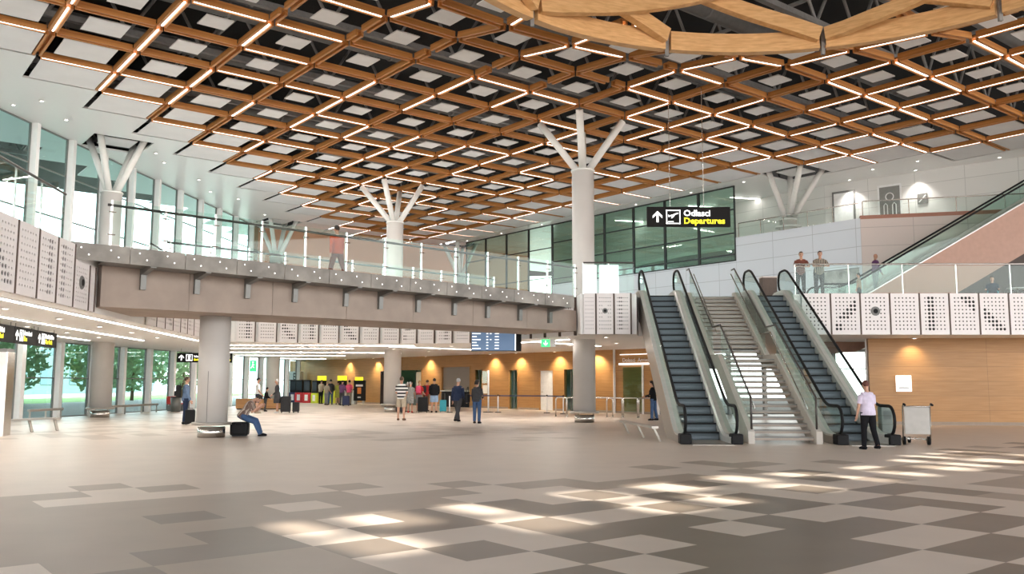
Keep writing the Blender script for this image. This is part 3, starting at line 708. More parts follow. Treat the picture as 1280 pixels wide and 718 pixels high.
o = struct(sk.build('baseboard_oak', [M['skirting']], None, False, (W1.x, W1.y, 0))); o.rotation_euler.z = W1A
struct(wall('wall_behind_oak', W1 - w1n*3.2, W1e - w1n*3.2, 0, SZ, .1, M['facade_pale']))
dn = 0
for a, b, h, kind in opens:
    s0, s1 = onw(a), onw(b); p = W1 + w1*s0; w = s1 - s0; dn += 1
    t = link('door_%d' % dn, None, None, (p.x, p.y, 0), W1A); struct(t)
    f = MB(); f.box(0, .07, -.03, .2, 0, h); f.box(w-.07, w, -.03, .2, 0, h); f.box(0, w, -.03, .2, h-.07, h)
    f.build('frame', [M['oak_plain'] if kind != 'recess' else M['cafe_dark']], t)
    if kind == 'white':
        MB().box(.08, w-.08, .03, .07, .02, h-.08).build('leaf', [M['white_plastic']], t); MB().tube((.2,-.03,1.05), (.34,-.03,1.05), .02, 8).build('handle', [M['chrome']], t)
    elif kind == 'glass': MB().box(.08, w-.08, .05, .065, .02, h-.08).build('leaf', [M['glass_green']], t); MB().box(w*.5, w*.5+.04, .03, .08, .02, h-.08).build('stile', [M['frame_grey']], t)
    elif kind == 'recess': MB().box(.07, w-.07, .12, .18, 0, h-.07).build('leaf', [M['cafe_dark']], t)
    elif kind == 'office':
        MB().box(.07, w-.07, .1, .115, 0, h-.08).build('pane', [M['glass_green']], t); MB().box(w*.72, w*.74, .06, .14, 0, h-.08).build('stile', [M['frame_grey']], t)
        MB().box(w*.75, w-.09, .05, .09, 1.3, 2.3).build('notice', [M['cream_poster']], t)
    else:
        MB().box(.08, w-.08, .1, .14, 1.12, h-.08).build('shutter', [M['shutter']], t)
        MB().box(.08, w-.08, -.02, .16, 0, 1.0).build('counter_front', [M['black']], t); MB().box(.05, w-.05, -.12, .18, 1.0, 1.06).build('counter_top', [M['white_plastic']], t)
# wall-washing spots along the oak walls
def washer(p, n, label, e=150):
    t = thing('ceiling_downlight', label, 'downlight', (p[0]+n[0]*.45, p[1]+n[1]*.45, SZ-.003), 0, 'wall-washing spots of the oak walls'); link('trim_ring', dlr, t, (0,0,-.021)); link('lens', dlm, t, (0,0,-.022))
    la = bpy.data.lights.new('washer_lamp', 'SPOT'); la.energy = e; la.spot_size = R(110); la.spot_blend = .8; la.shadow_soft_size = .06; la.color = (1,.84,.62); o = link('washer_lamp', la, t, (0,0,-.06)); o.rotation_euler = Vector((-n[0]*.25, -n[1]*.25, -1)).to_track_quat('-Z', 'Y').to_euler()
for k, px in enumerate((440, 475, 540, 620, 652, 700, 748)):
    washer(W1 + w1*onw(px), w1n, 'small warm spot washing the long oak wall, ' + ORD[k] + ' from the kiosks', 260)
for k, x in enumerate((15.6, 20.5)):
    washer(Vector((x, 34.35 - (x-14)*.1115)), Vector((-.11, -.99)), 'small warm spot above the oak wall by the trolley, ' + ('nearer the white notice', 'farther along')[k], 90)
# portal at the wall's near end
s0 = onw(768); p = W1 + w1*s0 + w1n*.02
pt = thing('arrivals_portal', 'oak doorway portal with white lettering behind the hoop barriers', 'doorway', (p.x, p.y, 0), W1A)
MB().box(-.03, .03, -.12, 0, 0, SZ).build('jamb', [M['white_plastic']], pt)
MB().box(.35, 4.0, -.10, -.02, 2.52, 2.62).build('lamp_bar', [M['sign_white']], pt); MB().box(.4, 4.0, -.06, -.02, 3.05, 3.09).build('upper_line', [M['sign_white']], pt)
MB().box(.6, 1.9, -.05, -.03, .1, 2.4).build('glass_leaf', [M['glass_green']], pt); MB().box(1.9, 1.98, -.08, 0, 0, 2.5).build('stile', [M['white_plastic']], pt)
def text(s, size, m, parent, loc, rot=(R(90), 0, 0), al='LEFT', ext=.004, bold=.0, sx=1):
    cu = bpy.data.curves.new('lettering', 'FONT'); cu.body = s; cu.size = size; cu.extrude = ext; cu.offset = bold; cu.align_x = al; cu.resolution_u = 2
    cu.materials.append(m); tmp = bpy.data.objects.new('lettering', cu); C.objects.link(tmp)
    dg = bpy.context.evaluated_depsgraph_get(); me = bpy.data.meshes.new_from_object(tmp.evaluated_get(dg)); bpy.data.objects.remove(tmp)
    o = link('lettering', me, parent, loc); o.rotation_euler = rot; o.scale = (sx, 1, 1); return o
text('Dolasci  Arrivals', .30, M['white_plastic'], pt, (.55, -.03, 2.68))
# oak wall under the fascia on the escalators' far side
wall('wall_right', (14.0, 34.35), (27, 32.9), .12, SZ, .2, M['oak'], 'tall oak panelled wall under the perforated fascia'); wall('baseboard_right', (14.0, 34.33), (27, 32.88), 0, .12, .22, M['skirting'])
wall('wall_right_end', (14.1, 34.5), (18.9, 45.9), 0, SZ, .15, M['white'])
nt_ = thing('wall_notice', 'small white lit notice on the oak wall beside the luggage trolley', 'notice', (14.95, 34.18, 1.28), math.atan2(-1.45, 13))
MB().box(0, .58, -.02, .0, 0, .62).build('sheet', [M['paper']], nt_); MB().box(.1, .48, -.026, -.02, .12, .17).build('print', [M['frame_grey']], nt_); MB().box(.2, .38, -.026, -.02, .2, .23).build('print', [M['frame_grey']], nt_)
# bright glazed end behind the stairs
for k in range(6):
    p = Vector((7.4, 44.7)).lerp(Vector((18.7, 46.0)), k/6); q = Vector((7.4, 44.7)).lerp(Vector((18.7, 46.0)), (k+1)/6); bay(p, q, 0, SZ, [2.35], post=(.12, .16), gl='glass', sub=0)
# upper level: white cladding under the glass box and the folded gallery parapet
Q0 = Vector((12.49, 48.17)); qa = R(-51.63); qd = Vector((math.cos(qa), math.sin(qa))); qn = Vector((-qd.y, qd.x))
QC = Q0 + qd*7.46; QE = Vector((28, 39.4))
wall('wall_cladding', Q0 - qd*15.6, Q0, L1-.02, 8.36, .3, M['blue_white'], 'white panelled wall under the glass box'); wall('wall_parapet', Q0, QC, L1-.02, 9.68, .3, M['blue_white'], 'white panelled parapet wall of the upper gallery')
wall('wall_parapet_warm', QC, QE, L1-.02, 9.62, .3, M['pink_white'], 'warm white folded parapet wall behind the upper escalator'); wall('trim_coping', QC - Vector((0,.02)), QE - Vector((0,.02)), 9.62, 9.8, .34, M['terracotta'])
struct(MB().prism([tuple(Q0+qn*.3), tuple(QC+qn*.3), (28, 39.75), (28, 44), (25.2, 41.6), (17.5, 48.2), (10, 54.6), (7, 58), tuple(Q0 - qd*4 + qn*.3)], L2-.2, L2).build('floor_gallery', [M['white']]))
for k in range(6):
    p, q = Q0 - qd*(2.6*(k+1)), Q0 - qd*(2.6*k); bay(p, q, 8.36, ZC+.02, [8.75, 9.95, 11.3], post=None, fm='frame_dark', gl='glass_green', frame=.07)
for k in range(6, 10):
    p, q = Q0 - qd*(2.6*(k+1)), Q0 - qd*(2.6*k); bay(p, q, L1, ZC+.02, [6.9, 8.9, 11.0], post=None, fm='frame_dark', gl='glass_green', frame=.06)
wall('wall_gallery', (3.2, 66.5), (17.5, 48.1), L1, ZC+.02, .2, M['neutral_clad'], 'pale wall inside the glass box'); wall('wall_gallery_end', (17.5, 48.1), (29, 38.2), L2, ZC+.02, .2, M['neutral_clad'], 'pale wall of the upper gallery')
wall('wall_rear', (-18.6, 61.6), (1.5, 76.0), L1, ZC+.02, .2, M['clay_wall'], 'terracotta wall at the far end of the upper floor')
struct(wall('wall_rear_low', (-18.5, 61.3), (1.5, 75.6), L1, 6.3, .15, M['blue_white']))
rail_run([tuple(Q0 + qd*.1 + qn*.15), tuple(QC - qd*.1 + qn*.15)], 9.68, 'glass balustrade on the white parapet of the upper gallery', off=0, h=.75, hr='chrome', post=1.5)
rail_run([tuple(QC + Vector((.2,.15))), (27.5, 39.7)], 9.8, 'glass balustrade on the terracotta coping of the upper gallery', off=0, h=.7, hr='chrome', post=2.2)
g2 = (Vector((29, 38.2)) - Vector((17.5, 48.1))); g2.normalize(); g2n = Vector((g2.y, -g2.x)); GA2 = math.atan2(g2.y, g2.x)
def gdoor(s, w, kind, label):
    p = Vector((17.5, 48.1)) + g2*s + g2n*.03; t = thing('washroom_entrance', label, 'door', (p.x, p.y, L2), GA2)
    f = MB(); f.box(-.09, 0, -.05, .02, 0, 2.75); f.box(w, w+.09, -.05, .02, 0, 2.75); f.box(-.09, w+.09, -.05, .02, 2.75, 2.86); f.build('frame', [M['white_plastic'] if kind else M['duct']], t)
    lf_ = MB().box(0, w, -.03, .02, 0, 2.75).build('leaf', [M['frame_grey' if kind else 'white_plastic']], t)
    if kind:
        s_ = MB(); s_.path([(w/2 + .2*math.cos(u*PI/8), -.04, 2.2 + .2*math.sin(u*PI/8)) for u in range(17)], .028, 6)
        for x in (w/2-.22, w/2+.22): s_.path([(x-.09, -.04, .5), (x-.09, -.04, 1.75), (x, -.04, 1.86), (x+.09, -.04, 1.75), (x+.09, -.04, .5)], .024, 6)
        s_.build('pictogram', [M['white_plastic']], lf_)
gdoor(3.0, 1.05, 1, 'grey gallery door with a large white washroom pictogram'); gdoor(.55, 1.05, 0, 'plain pale gallery door next to the washroom door')
p = Vector((17.5, 48.1)) + g2*4.9 + g2n*.03; t = thing('gallery_notice', 'small dark square notice beside the washroom door', 'notice', (p.x, p.y, 10.9), GA2)
MB().box(0, .5, -.02, .01, 0, .55).build('sheet', [M['frame_grey']], t); MB().bar((.08,-.025,.1), (.42,-.025,.45), .02, .05).build('mark', [M['white_plastic']], t)
for k, s in enumerate((1.6, 5.0)):
    p = Vector((17.5, 48.1)) + g2*s + g2n*.5; t = thing('ceiling_downlight', 'bright gallery downlight ' + ('above the plain door', 'above the dark notice')[k], 'downlight', (p.x, p.y, ZC+.018), 0, None)
    link('trim_ring', dlr, t, (0,0,-.021)); link('lens', dlm, t, (0,0,-.022))
    la = bpy.data.lights.new('gallery_lamp', 'SPOT'); la.energy = 260; la.spot_size = R(95); la.spot_blend = .7; la.shadow_soft_size = .08; la.color = (1,.95,.88)
    lo = link('gallery_lamp', la, t, (0, 0, -.06))
pa = Q0 + qd*5.35; t = thing('wall_mural', 'grey textured mural panel on the white parapet wall behind the leaning pair', 'mural', (pa.x - qn.x*.05, pa.y - qn.y*.05, L1+.4), qa)
MB().box(0, 1.95, -.03, .03, 0, 1.95).build('sheet', [M['mural']], t); MB().box(-.03, 1.98, -.04, .02, 1.95, 1.99).build('top_trim', [M['duct']], t)
for k, (x, w_) in enumerate(((2.66, .5), (3.26, .72))):
    t = thing('display_board', ('narrow', 'wide')[k] + ' bright white board standing behind the glass at the bridge end', 'board', (x, 32.35, L1), 0); MB().box(0, w_, 0, .05, .03, 1.12).build('face', [M['paper']], t); MB().box(.05, w_-.05, -.05, .1, 0, .03).build('foot', [M['chrome']], t)  # board faces given a glow of their own to show pure white
t = thing('brown_cabinet', 'dark brown cabinet standing behind the head of the second escalator', 'cabinet', (10.75, 37.2, L1)); MB().box(0, .62, 0, .5, .04, 1.25).build('body', [M['fin']], t); MB().box(-.02, .64, -.02, .52, 1.25, 1.3).build('top', [M['pink_white']], t); MB().box(.04, .58, .04, .46, 0, .04).build('plinth', [M['black']], t)
# lamps behind the glass box
for k in range(4):
    c = Q0 - qd*(2 + 3.2*k) + qn*2.2; e = c + Vector((2.0, .5)); t = thing('ceiling_light', 'lamp line behind the dark-framed glass box, ' + ORD[k] + ' from its near corner', 'linear lamp', (c.x, c.y, ZC-.03), 0, 'lamps in the glass box')
    d = Vector((e.x-c.x, e.y-c.y, 0)); nn = Vector((-d.y, d.x, 0)).normalized(); MB().ob(d/2 + Vector((0,0,.02)), d/2, nn*.08, (0,0,.012)).build('housing', [M['white_plastic']], t); MB().ob(d/2, d/2*.98, nn*.06, (0,0,.008)).build('diffuser', [M['linear']], t)
# dark sheet painted as the cafe bay's shade, and clay-coloured enclosure under the upper escalator
wall('cafe_shade_sheet', (17.0, 39.9), (28, 38.9), L1, 9.2, .2, M['cafe_dark'], 'dark sheet painted as shade in the cafe bay under the upper escalator')

# ------------------------------------------------------------------ escalators
def escalator(loc, rotz, rise, label, group, clad='brushed', drop=.95, y0=1.25, fl=1.45, base=True, panel='glass_rail'):
    t = thing('escalator', label, 'escalator', loc, rotz, group)
    run = rise/math.tan(R(30)); y1 = y0 + run; YE = y1 + fl
    def z0(y): return 0 if y < y0 else (rise if y > y1 else (y-y0)*math.tan(R(30)))
    def zs(y, w=.7): return sum(z0(y + w*(k/8 - .5)) for k in range(9))/9
    ys = [0, .3, .6] + [y0-.5+.125*k for k in range(9)] + [y0+.6+(run-1.2)*k/8 for k in range(9)] + [y1-.5+.125*k for k in range(9)] + [y1+.8, YE]
    ys = sorted(set(round(y, 3) for y in ys))
    k = 0; y = y0 - .9                                     # steps
    while y < y1 + .75:
        zt = z0(y + .2)
        n = round(zt/.2309); zt = min(rise, max(0, n*.2309)); m = MB()
        zp = min(rise, max(0, round(z0(y-.2)/.2309)*.2309))
        m.box(-.5, .5, y, y+.405, zt-.03, zt+.003, 0)
        if zt > zp + .01:
            vs = []; 
            for j in range(5): u = j/4; vs.append((y - .02 + .05*math.sin(PI*u)*.6, zp + (zt-zp)*u))
            for j in range(4): m.add([(-.5, vs[j][0], vs[j][1]), (.5, vs[j][0], vs[j][1]), (.5, vs[j+1][0], vs[j+1][1]), (-.5, vs[j+1][0], vs[j+1][1])], [(0,1,2,3)], 1)
        m.box(-.5, .5, y-.024, y+.03, zt-.035, zt+.008, 2)
        m.build('step', [M['step'], M['step_edge'], M['rubber']], t); y += .4
    top = [(y, zs(y)) for y in ys]
    for s in (-1, 1):
        # outer cladding, side plate under the deck
        m = MB(); xo = s*.79; low = [(y, max(.0 if base else -9, z - drop)) for y, z in top]
        for (a, za), (b, zb), (c, zc_), (d, zd) in zip(top, top[1:], low, low[1:]):
            q = [(xo, a, za+.20), (xo, b, zb+.20), (xo, d, zd), (xo, c, zc_)]; q2 = [(xo-s*.04, p_[1], p_[2]) for p_ in q]
            m.add(q + q2, [(0,1,2,3), (7,6,5,4), (0,4,5,1), (2,6,7,3)])
        m.build('side_cladding', [M[clad]], t)
        # inner skirt and deck
        m = MB(); 
        for (a, za), (b, zb) in zip(top, top[1:]):
            m.add([(s*.505, a, za-.08), (s*.505, b, zb-.08), (s*.505, b, zb+.17), (s*.505, a, za+.17), (s*.56, a, za+.235), (s*.56, b, zb+.235)], [(0,1,2,3), (3,2,5,4)])
        m.build('skirt', [M['deck_alu']], t)
        m = MB().sweep([(s*.675, y, z+.225) for y, z in top], .24, .05); m.build('deck', [M['deck_alu']], t)
        # glass
        m = MB(); gy = [p_ for p_ in top if .25 < p_[0] < YE-.25]
        for (a, za), (b, zb) in zip(gy, gy[1:]):
            q = [(s*.665, a, za+.25), (s*.665, b, zb+.25), (s*.665, b, zb+.97), (s*.665, a, za+.97)]; q2 = [(s*.677, p_[1], p_[2]) for p_ in q]
            m.add(q + q2, [(0,1,2,3), (7,6,5,4), (0,4,5,1), (2,6,7,3)])
        for (yy, zz, sg) in ((gy[0][0], gy[0][1], -1), (gy[-1][0], gy[-1][1], 1)):
            arc = [(yy + sg*.3*math.sin(PI*k/8), zz + .61 + .36*math.cos(PI*k/8)) for k in range(9)]
            vs = [(s*.665, a, b) for a, b in arc] + [(s*.677, a, b) for a, b in arc]; m.add(vs, [tuple(range(9)), tuple(range(9, 18))[::-1]])
        m.build('glass_balustrade', [M[panel]], t)
        # handrail
        ya, za = gy[0]; yb, zb = gy[-1]
        pts = [(s*.67, ya+.12, za+.24)] + [(s*.67, ya - .34*math.sin(PI*k/8), za + .62 - .38*math.cos(PI*k/8)) for k in range(1, 8)]
        pts += [(s*.67, y, z+1.0) for y, z in gy] + [(s*.67, yb + .34*math.sin(PI*k/8), zb + .62 + .38*math.cos(PI*k/8)) for k in range(1, 8)] + [(s*.67, yb-.12, zb+.24)]
        MB().path(pts, [(.042, .042)]*len(pts), 8).build('handrail', [M['rubber']], t, True)
        if base: rbox(MB(), s*.67-.15, s*.67+.15, -.06, .34, .0, .27, .03).build('newel_base', [M['rubber']], t)
    # underside
    m = MB(); low = [(y, max(.02, z-drop)) for y, z in top]
    for (a, za), (b, zb) in zip(low, low[1:]): m.add([(-.78, a, za), (.78, a, za), (.78, b, zb), (-.78, b, zb)], [(3,2,1,0)])
    m.build('underside', [M[clad]], t)
    MB().box(-.55, .55, -.35, y0-.88, .0, .012).build('comb_plate', [M['brushed']], t)
    MB().box(-.55, .55, y1+.78, YE+.3, rise-.03, rise+.006).build('comb_plate', [M['brushed']], t)
    return t
EA = R(-2.2)
escalator((5.22, 23.1, 0), EA, L1, 'escalator beside the tall bridge-end column, bridge side of the open stair', 'escalators up to the upper floor')
escalator((9.27, 22.95, 0), EA, L1, 'escalator next to the oak wall, with the woman in lavender at its foot', 'escalators up to the upper floor')
# dark tripod struts and barrier rails around the foot of the first escalator
ue = escalator((13.2, 38.1, L1), R(-90), 6.1, 'upper escalator with clay-coloured underside climbing behind the glass balustrade', None, 'clay_panel', 1.95, 1.5, 1.2, False, 'glass_rail')
wb = bpy.data.objects.get('cafe_shade_sheet'); bpy.data.objects.remove(wb)
cw = MB(); cw.prism([(15.6, L1), (28, L1), (28, 9.9), (24.6, 8.6)], 38.95, 39.15, axis='y'); struct(cw.build('cafe_shade_sheet', [M['cafe_dark']]), 'dark sheet painted as shade in the cafe bay under the upper escalator')  # dark sheet stands in for the shaded space beneath the escalator

# ------------------------------------------------------------------ open stair with a landing
st = thing('staircase', 'open-riser stone staircase with a landing between the two escalators', 'staircase', (7.24, 23.55, 0), EA)
tr, rs = .292, L1/29; SW = .80
def stz(n): return rs*n
ny = []; y = 0
for n in range(29):
    if n == 14: y0_ = y; y += 1.15
    ny.append(y); y += tr
def tread(n):
    z = stz(n+1); yy = ny[n]; dep = tr + .05 + (1.15 if n == 13 else 0); m = MB()
    m.box(-SW, SW, yy, yy+dep, z-.09, z, 0); m.box(-SW, SW, yy-.004, yy, z-.03, z-.002, 1)
    m.build('tread', [M['stone'], M['frame_grey']], st)
for n in range(29): tread(n)
for n in range(17, 29): MB().box(-SW, SW, ny[n]+tr+.02, ny[n]+tr+.05, stz(n)-.05, stz(n+1)+.05).build('riser', [M['stone']], st) if n < 28 else None
for s in (-1, 1):
    prof = [(-.22, 0), (-.22, .32)]
    prof += [(ny[13]-.1, stz(14)+.16), (ny[14]-.25, stz(14)+.16), (ny[28]+.05, stz(29)+.16), (ny[28]+.4, stz(29)+.16), (ny[28]+.4, stz(29)-.3), (ny[28], stz(29)-.42), (ny[14], stz(14)-.28), (ny[13]+.1, stz(14)-.32), (.42, 0)]
    MB().prism([(a, b) for a, b in prof], s*(SW+.09)-.085, s*(SW+.09)+.085, axis='x').build('stringer', [M['stringer']], st)
    m = MB(); n_ = 0
    for (a, za), (b, zb) in (((-.1, .36), (ny[13]-.05, stz(14)+.2)), ((ny[14]-.2, stz(14)+.2), (ny[28]+.1, stz(29)+.2))):
        for k in range(4):
            u, v = k/4 + .006, (k+1)/4 - .006; A = (a+(b-a)*u, za+(zb-za)*u); B = (a+(b-a)*v, za+(zb-za)*v); g = MB(); x = s*(SW+.05)
            g.add([(x, A[0], A[1]), (x, B[0], B[1]), (x, B[0], B[1]+.85), (x, A[0], A[1]+.85), (x+.012, A[0], A[1]), (x+.012, B[0], B[1]), (x+.012, B[0], B[1]+.85), (x+.012, A[0], A[1]+.85)], [(0,1,2,3), (7,6,5,4), (0,4,5,1), (1,5,6,2), (2,6,7,3), (3,7,4,0)])
            g.build('glass_pane', [M['glass_rail']], st)
    x = s*(SW+.056)
    pts = [(x, -.1, .3), (x, -.1, 1.22), (x, ny[13]-.05, stz(14)+1.07), (x, ny[14]-.25, stz(14)+1.07), (x, ny[28]+.15, stz(29)+1.08), (x, ny[28]+.6, stz(29)+1.08)]
    MB().path(pts, [.028]*6, 8).build('handrail', [M['rail_dark']], st, True)
    x = s*(SW-.1)
    MB().path([(x, .15, .9), (x, ny[13], stz(14)+.85), (x, ny[14]-.2, stz(14)+.85), (x, ny[28], stz(29)+.85)], [.02]*4, 8).build('inner_rail', [M['chrome']], st, True)

# ------------------------------------------------------------------ signs and the flight board
def arrow(m, cx, cz, s, y, mi=0, ang=0):
    ca, sa = math.cos(ang), math.sin(ang)
    def P(x, z): return (cx + (x*ca - z*sa)*s, cz + (x*sa + z*ca)*s)
    for poly in ([(-.09,-.5), (.09,-.5), (.09,.3), (-.09,.3)], [(0,.5), (-.42,.08), (-.42,-.14), (0,.27)], [(0,.5), (0,.27), (.42,-.14), (.42,.08)]):
        m.prism([P(*p) for p in poly], y-.006, y, mi, axis='y')
def frame_sq(m, x0, x1, z0, z1, t, y, mi=0):
    for a, b, c, d in ((x0,x1,z0,z0+t), (x0,x1,z1-t,z1), (x0,x0+t,z0,z1), (x1-t,x1,z0,z1)): m.box(a, b, y-.006, y, c, d, mi)
SGY = 31.6; SGW = 3.06
sg = thing('hanging_sign', 'black hanging sign reading Odlasci and Departures with arrow and aeroplane symbol', 'sign', (4.96, SGY, 7.3), R(0))
sgb = MB().box(0, SGW, 0, .12, 0, .74).build('sign_board', [M['sign_black']], sg)
m = MB(); arrow(m, .38, .37, .42, -.003); m.build('arrow', [M['sign_white']], sgb)
m = MB(); frame_sq(m, .70, 1.22, .10, .62, .035, -.003)
def pl(poly): m.prism([(.96 + x*.19, .40 + z*.19) for x, z in poly], -.009, -.003, axis='y')
pl([(-1,-.08), (-.85,-.2), (1.0,.42), (1.0,.6), (.8,.62)]); pl([(-.55,.12), (-.35,.16), (.25,-.02), (-.05,-.12)]); pl([(-.45,-.42), (-.25,-.5), (.3,.05), (0,.12)]); pl([(-1.05,.2), (-.95,.22), (-.6,-.05), (-.85,-.2)])
m.box(.76, .97, -.009, -.003, .17, .20); m.build('aeroplane_symbol', [M['sign_white']], sgb)
text('Odlasci', .315, M['sign_white'], sgb, (1.34, -.004, .40), bold=.007, sx=1.04); text('Departures', .315, M['sign_yellow'], sgb, (1.34, -.004, .115), bold=.007, sx=1.04)
for x in (.86, 2.1): MB().tube((x, .06, .74), (x, .06, ZC-7.3-.02), .012, 6).build('cable', [M['chrome']], sg)
def small_sign(p, ang, w, h, lines, label, grp, txt=.16):
    t = thing('hanging_sign', label, 'sign', p, ang, grp)
    T_ = t; t = MB().box(0, w, 0, .09, 0, h).build('sign_board', [M['sign_black']], t)
    m = MB(); arrow(m, .22, h*.5, h*.62, -.003); m.build('arrow', [M['sign_white']], t)
    m = MB(); frame_sq(m, .45, .45+h*.66, h*.16, h*.84, .03, -.003); m.ell((.45+h*.33, -.006, h*.62), .07, .006, .07, 10, 6); m.prism([(.45+h*.18, h*.24), (.45+h*.48, h*.24), (.45+h*.42, h*.5), (.45+h*.24, h*.5)], -.009, -.003, axis='y'); m.build('symbol', [M['sign_white']], t)
    text(lines[0], txt, M['sign_white'], t, (.5+h*.7, -.004, h*.55), bold=.004); text(lines[1], txt, M['sign_yellow'], t, (.5+h*.7, -.004, h*.2), bold=.004)
    t = T_
    for x in (.2, w-.2): MB().tube((x, .045, h), (x, .045, SZ-p[2]-.002), .012, 6).build('rod', [M['frame_grey']], t)
    return t
da = R(102); sx0 = Vector((-14.55, 24.6)); sd = Vector((math.cos(da), math.sin(da)))
for k, (ln, w) in enumerate(((('Taksi', 'Taxi'), 2.1), (('Autobusi', 'Bus'), 2.1), (('Parkiralište', 'Car Park'), 2.1))):
    p = sx0 + sd*(2.12*k - .6); small_sign((p.x, p.y, 2.74), da, w, .50, ln, ('black hanging sign with a short word, nearest of the three by the doors', 'middle of the three black hanging signs by the glass doors', 'black hanging sign with the longest word, farthest of the three by the doors')[k], None, .2)
sgp = thing('sign_gantry', 'thin dark rail above the three black hanging signs', 'rail', (sx0.x-.45, sx0.y-.1, SZ-.2)); MB().bar(-sd.to_3d()*.4, sd.to_3d()*5.2, .05, .05).build('beam_bar', [M['frame_dark']], sgp); MB().bar((0,0,0), (0,0,.198), .03, .03).build('rod', [M['frame_dark']], sgp); MB().bar(sd.to_3d()*4.6, sd.to_3d()*4.6+Vector((0,0,.198)), .03, .03).build('rod', [M['frame_dark']], sgp)
small_sign((-17.75, 46.4, 2.62), R(15), 1.35, .5, ('Izlaz', 'Exit'), 'small black sign over the bright doorway behind the person with a backpack', None, .15)
small_sign((-16.35, 46.75, 2.62), R(15), 1.35, .5, ('Toalet', 'Toilets'), 'small black sign partly hidden by the bridge column', None, .15)
t = thing('exit_sign', 'green illuminated exit sign with a running figure by the far windows', 'exit sign', (-16.9, 56.5, 2.25), R(10))
MB().box(0, .42, 0, .06, 0, .72).build('sign_board', [M['sign_green']], t); m = MB(); m.ell((.2, -.008, .6), .05, .006, .05, 8, 6); m.bar((.2,-.006,.52), (.17,-.006,.36), .012, .07); m.bar((.17,-.006,.36), (.08,-.006,.22), .012, .045); m.bar((.17,-.006,.36), (.27,-.006,.25), .012, .045); m.bar((.19,-.006,.48), (.3,-.006,.42), .012, .035); m.build('figure', [M['sign_white']], t)
MB().tube((.2,.03,.72), (.2,.03,SZ-2.25), .012, 6).build('rod', [M['chrome']], t)
t = thing('exit_sign', 'small green and white exit sign beside the bridge-end column', 'exit sign', (1.15, 34.2, 2.98), 0)
MB().box(0, .34, 0, .05, 0, .3).build('sign_board', [M['sign_green']], t); MB().box(.34, .56, 0, .05, 0, .3).build('side_field', [M['white_plastic']], t); m = MB(); arrow(m, .17, .15, .2, -.002, ang=PI); m.build('arrow', [M['sign_white']], t); MB().tube((.28,.025,.3), (.28,.025,SZ-2.98-.003), .012, 6).build('rod', [M['chrome']], t)
# flight board
fb = thing('hanging_flight_board', 'large blue flight information board with rows of white text under the footbridge', 'information board', (-1.60, 34.8, 2.86), R(0))
MB().box(-.02, 1.98, 0, .42, -.02, 1.5).build('housing', [M['black']], fb); fbs = MB().box(0, 1.72, -.012, 0, .0, 1.45).build('screen', [M['screen']], fb)
MB().box(1.72, 1.76, -.014, .0, 0, 1.45).build('light_edge', [M['sign_white']], fb)
rr = random.Random(8); names = ['ZAGREB', 'LONDON', 'OSLO', 'MUNICH', 'FRANKFURT', 'PARIS', 'VIENNA', 'ROME', 'ZURICH', 'BERLIN', 'PRAGUE', 'ATHENS']
for k in range(12):
    z = 1.36 - .118*k; m = MB()
    w = rr.choice((.12, .18, .24, .34)); m.box(.02, .02+w, -.016, -.012, z, z+.035); m.box(.58, .66, -.016, -.012, z, z+.035); m.box(.92, 1.08, -.016, -.012, z, z+.035)
    if rr.random() < .4: m.box(.72, .79, -.016, -.012, z, z+.035)
    m.build('text_row', [M['sign_white']], fbs)
for x in (.3, 1.6): MB().box(x-.03, x+.03, .2, .26, 1.5, 1.72+.4).build('bracket', [M['black']], fb)

# ------------------------------------------------------------------ luggage, barriers, machines
def suitcase(x, y, w, d, h, m, label, rot=0, grp=None, handle=.25, z=0):
    t = thing('suitcase', label, 'suitcase', (x, y, z), rot, grp)
    b = rbox(MB(), -w/2, w/2, -d/2, d/2, .06, h, .045)
    for k in range(1, 5): xx = -w/2 + w*k/5; b.box(xx-.008, xx+.008, -d/2-.005, -d/2+.002, .12, h-.06)
    b.build('shell', [m], t)
    for u in (-1, 1):
        for v in (-1, 1): MB().path([(u*(w/2-.05)-.012, v*(d/2-.04), .03), (u*(w/2-.05)+.012, v*(d/2-.04), .03)], [.03, .03], 10).build('wheel', [M['rubber']], t)
    if handle: MB().path([(-w*.25, d*.3, h-.02), (-w*.25, d*.3, h+handle), (w*.25, d*.3, h+handle), (w*.25, d*.3, h-.02)], [.012]*4, 6).build('handle', [M['duct']], t)
    return t
def backpack(p, rot, label, m, s=1, tilt=0):
    t = thing('backpack', label, 'backpack', p, rot); t.rotation_euler.x = tilt
    rbox(MB(), -.15*s, .15*s, -.11*s, .09*s, 0, .48*s, .07*s, seg=3).build('bag', [m], t); rbox(MB(), -.11*s, .11*s, -.16*s, -.10*s, .04*s, .24*s, .03*s).build('pocket', [m], t)
    MB().path([(-.04*s, .05*s, .47*s), (-.03*s, .05*s, .53*s), (.03*s, .05*s, .53*s), (.04*s, .05*s, .47*s)], [.012*s]*4, 6).build('carry_loop', [M['black']], t)
    return t
def hoop(x, y, rot, w, label):
    t = thing('hoop_barrier', label, 'barrier', (x, y, 0), rot, 'steel hoop barriers by the arrivals portal'); r = .12
    pts = [(-w/2, 0, 0), (-w/2, 0, .9-r)] + [(-w/2 + r - r*math.cos(PI/2*k/4), 0, .9 - r + r*math.sin(PI/2*k/4)) for k in range(1, 5)] + [(w/2 - r + r*math.sin(PI/2*k/4), 0, .9 - r + r*math.cos(PI/2*k/4)) for k in range(0, 4)] + [(w/2, 0, .9-r), (w/2, 0, 0)]
    MB().path(pts, [.034]*len(pts), 8).build('hoop', [M['chrome']], t, True)
    for s in (-1, 1): MB().tube((s*w/2, 0, 0), (s*w/2, 0, .015), .075, 14).build('foot_plate', [M['chrome']], t)
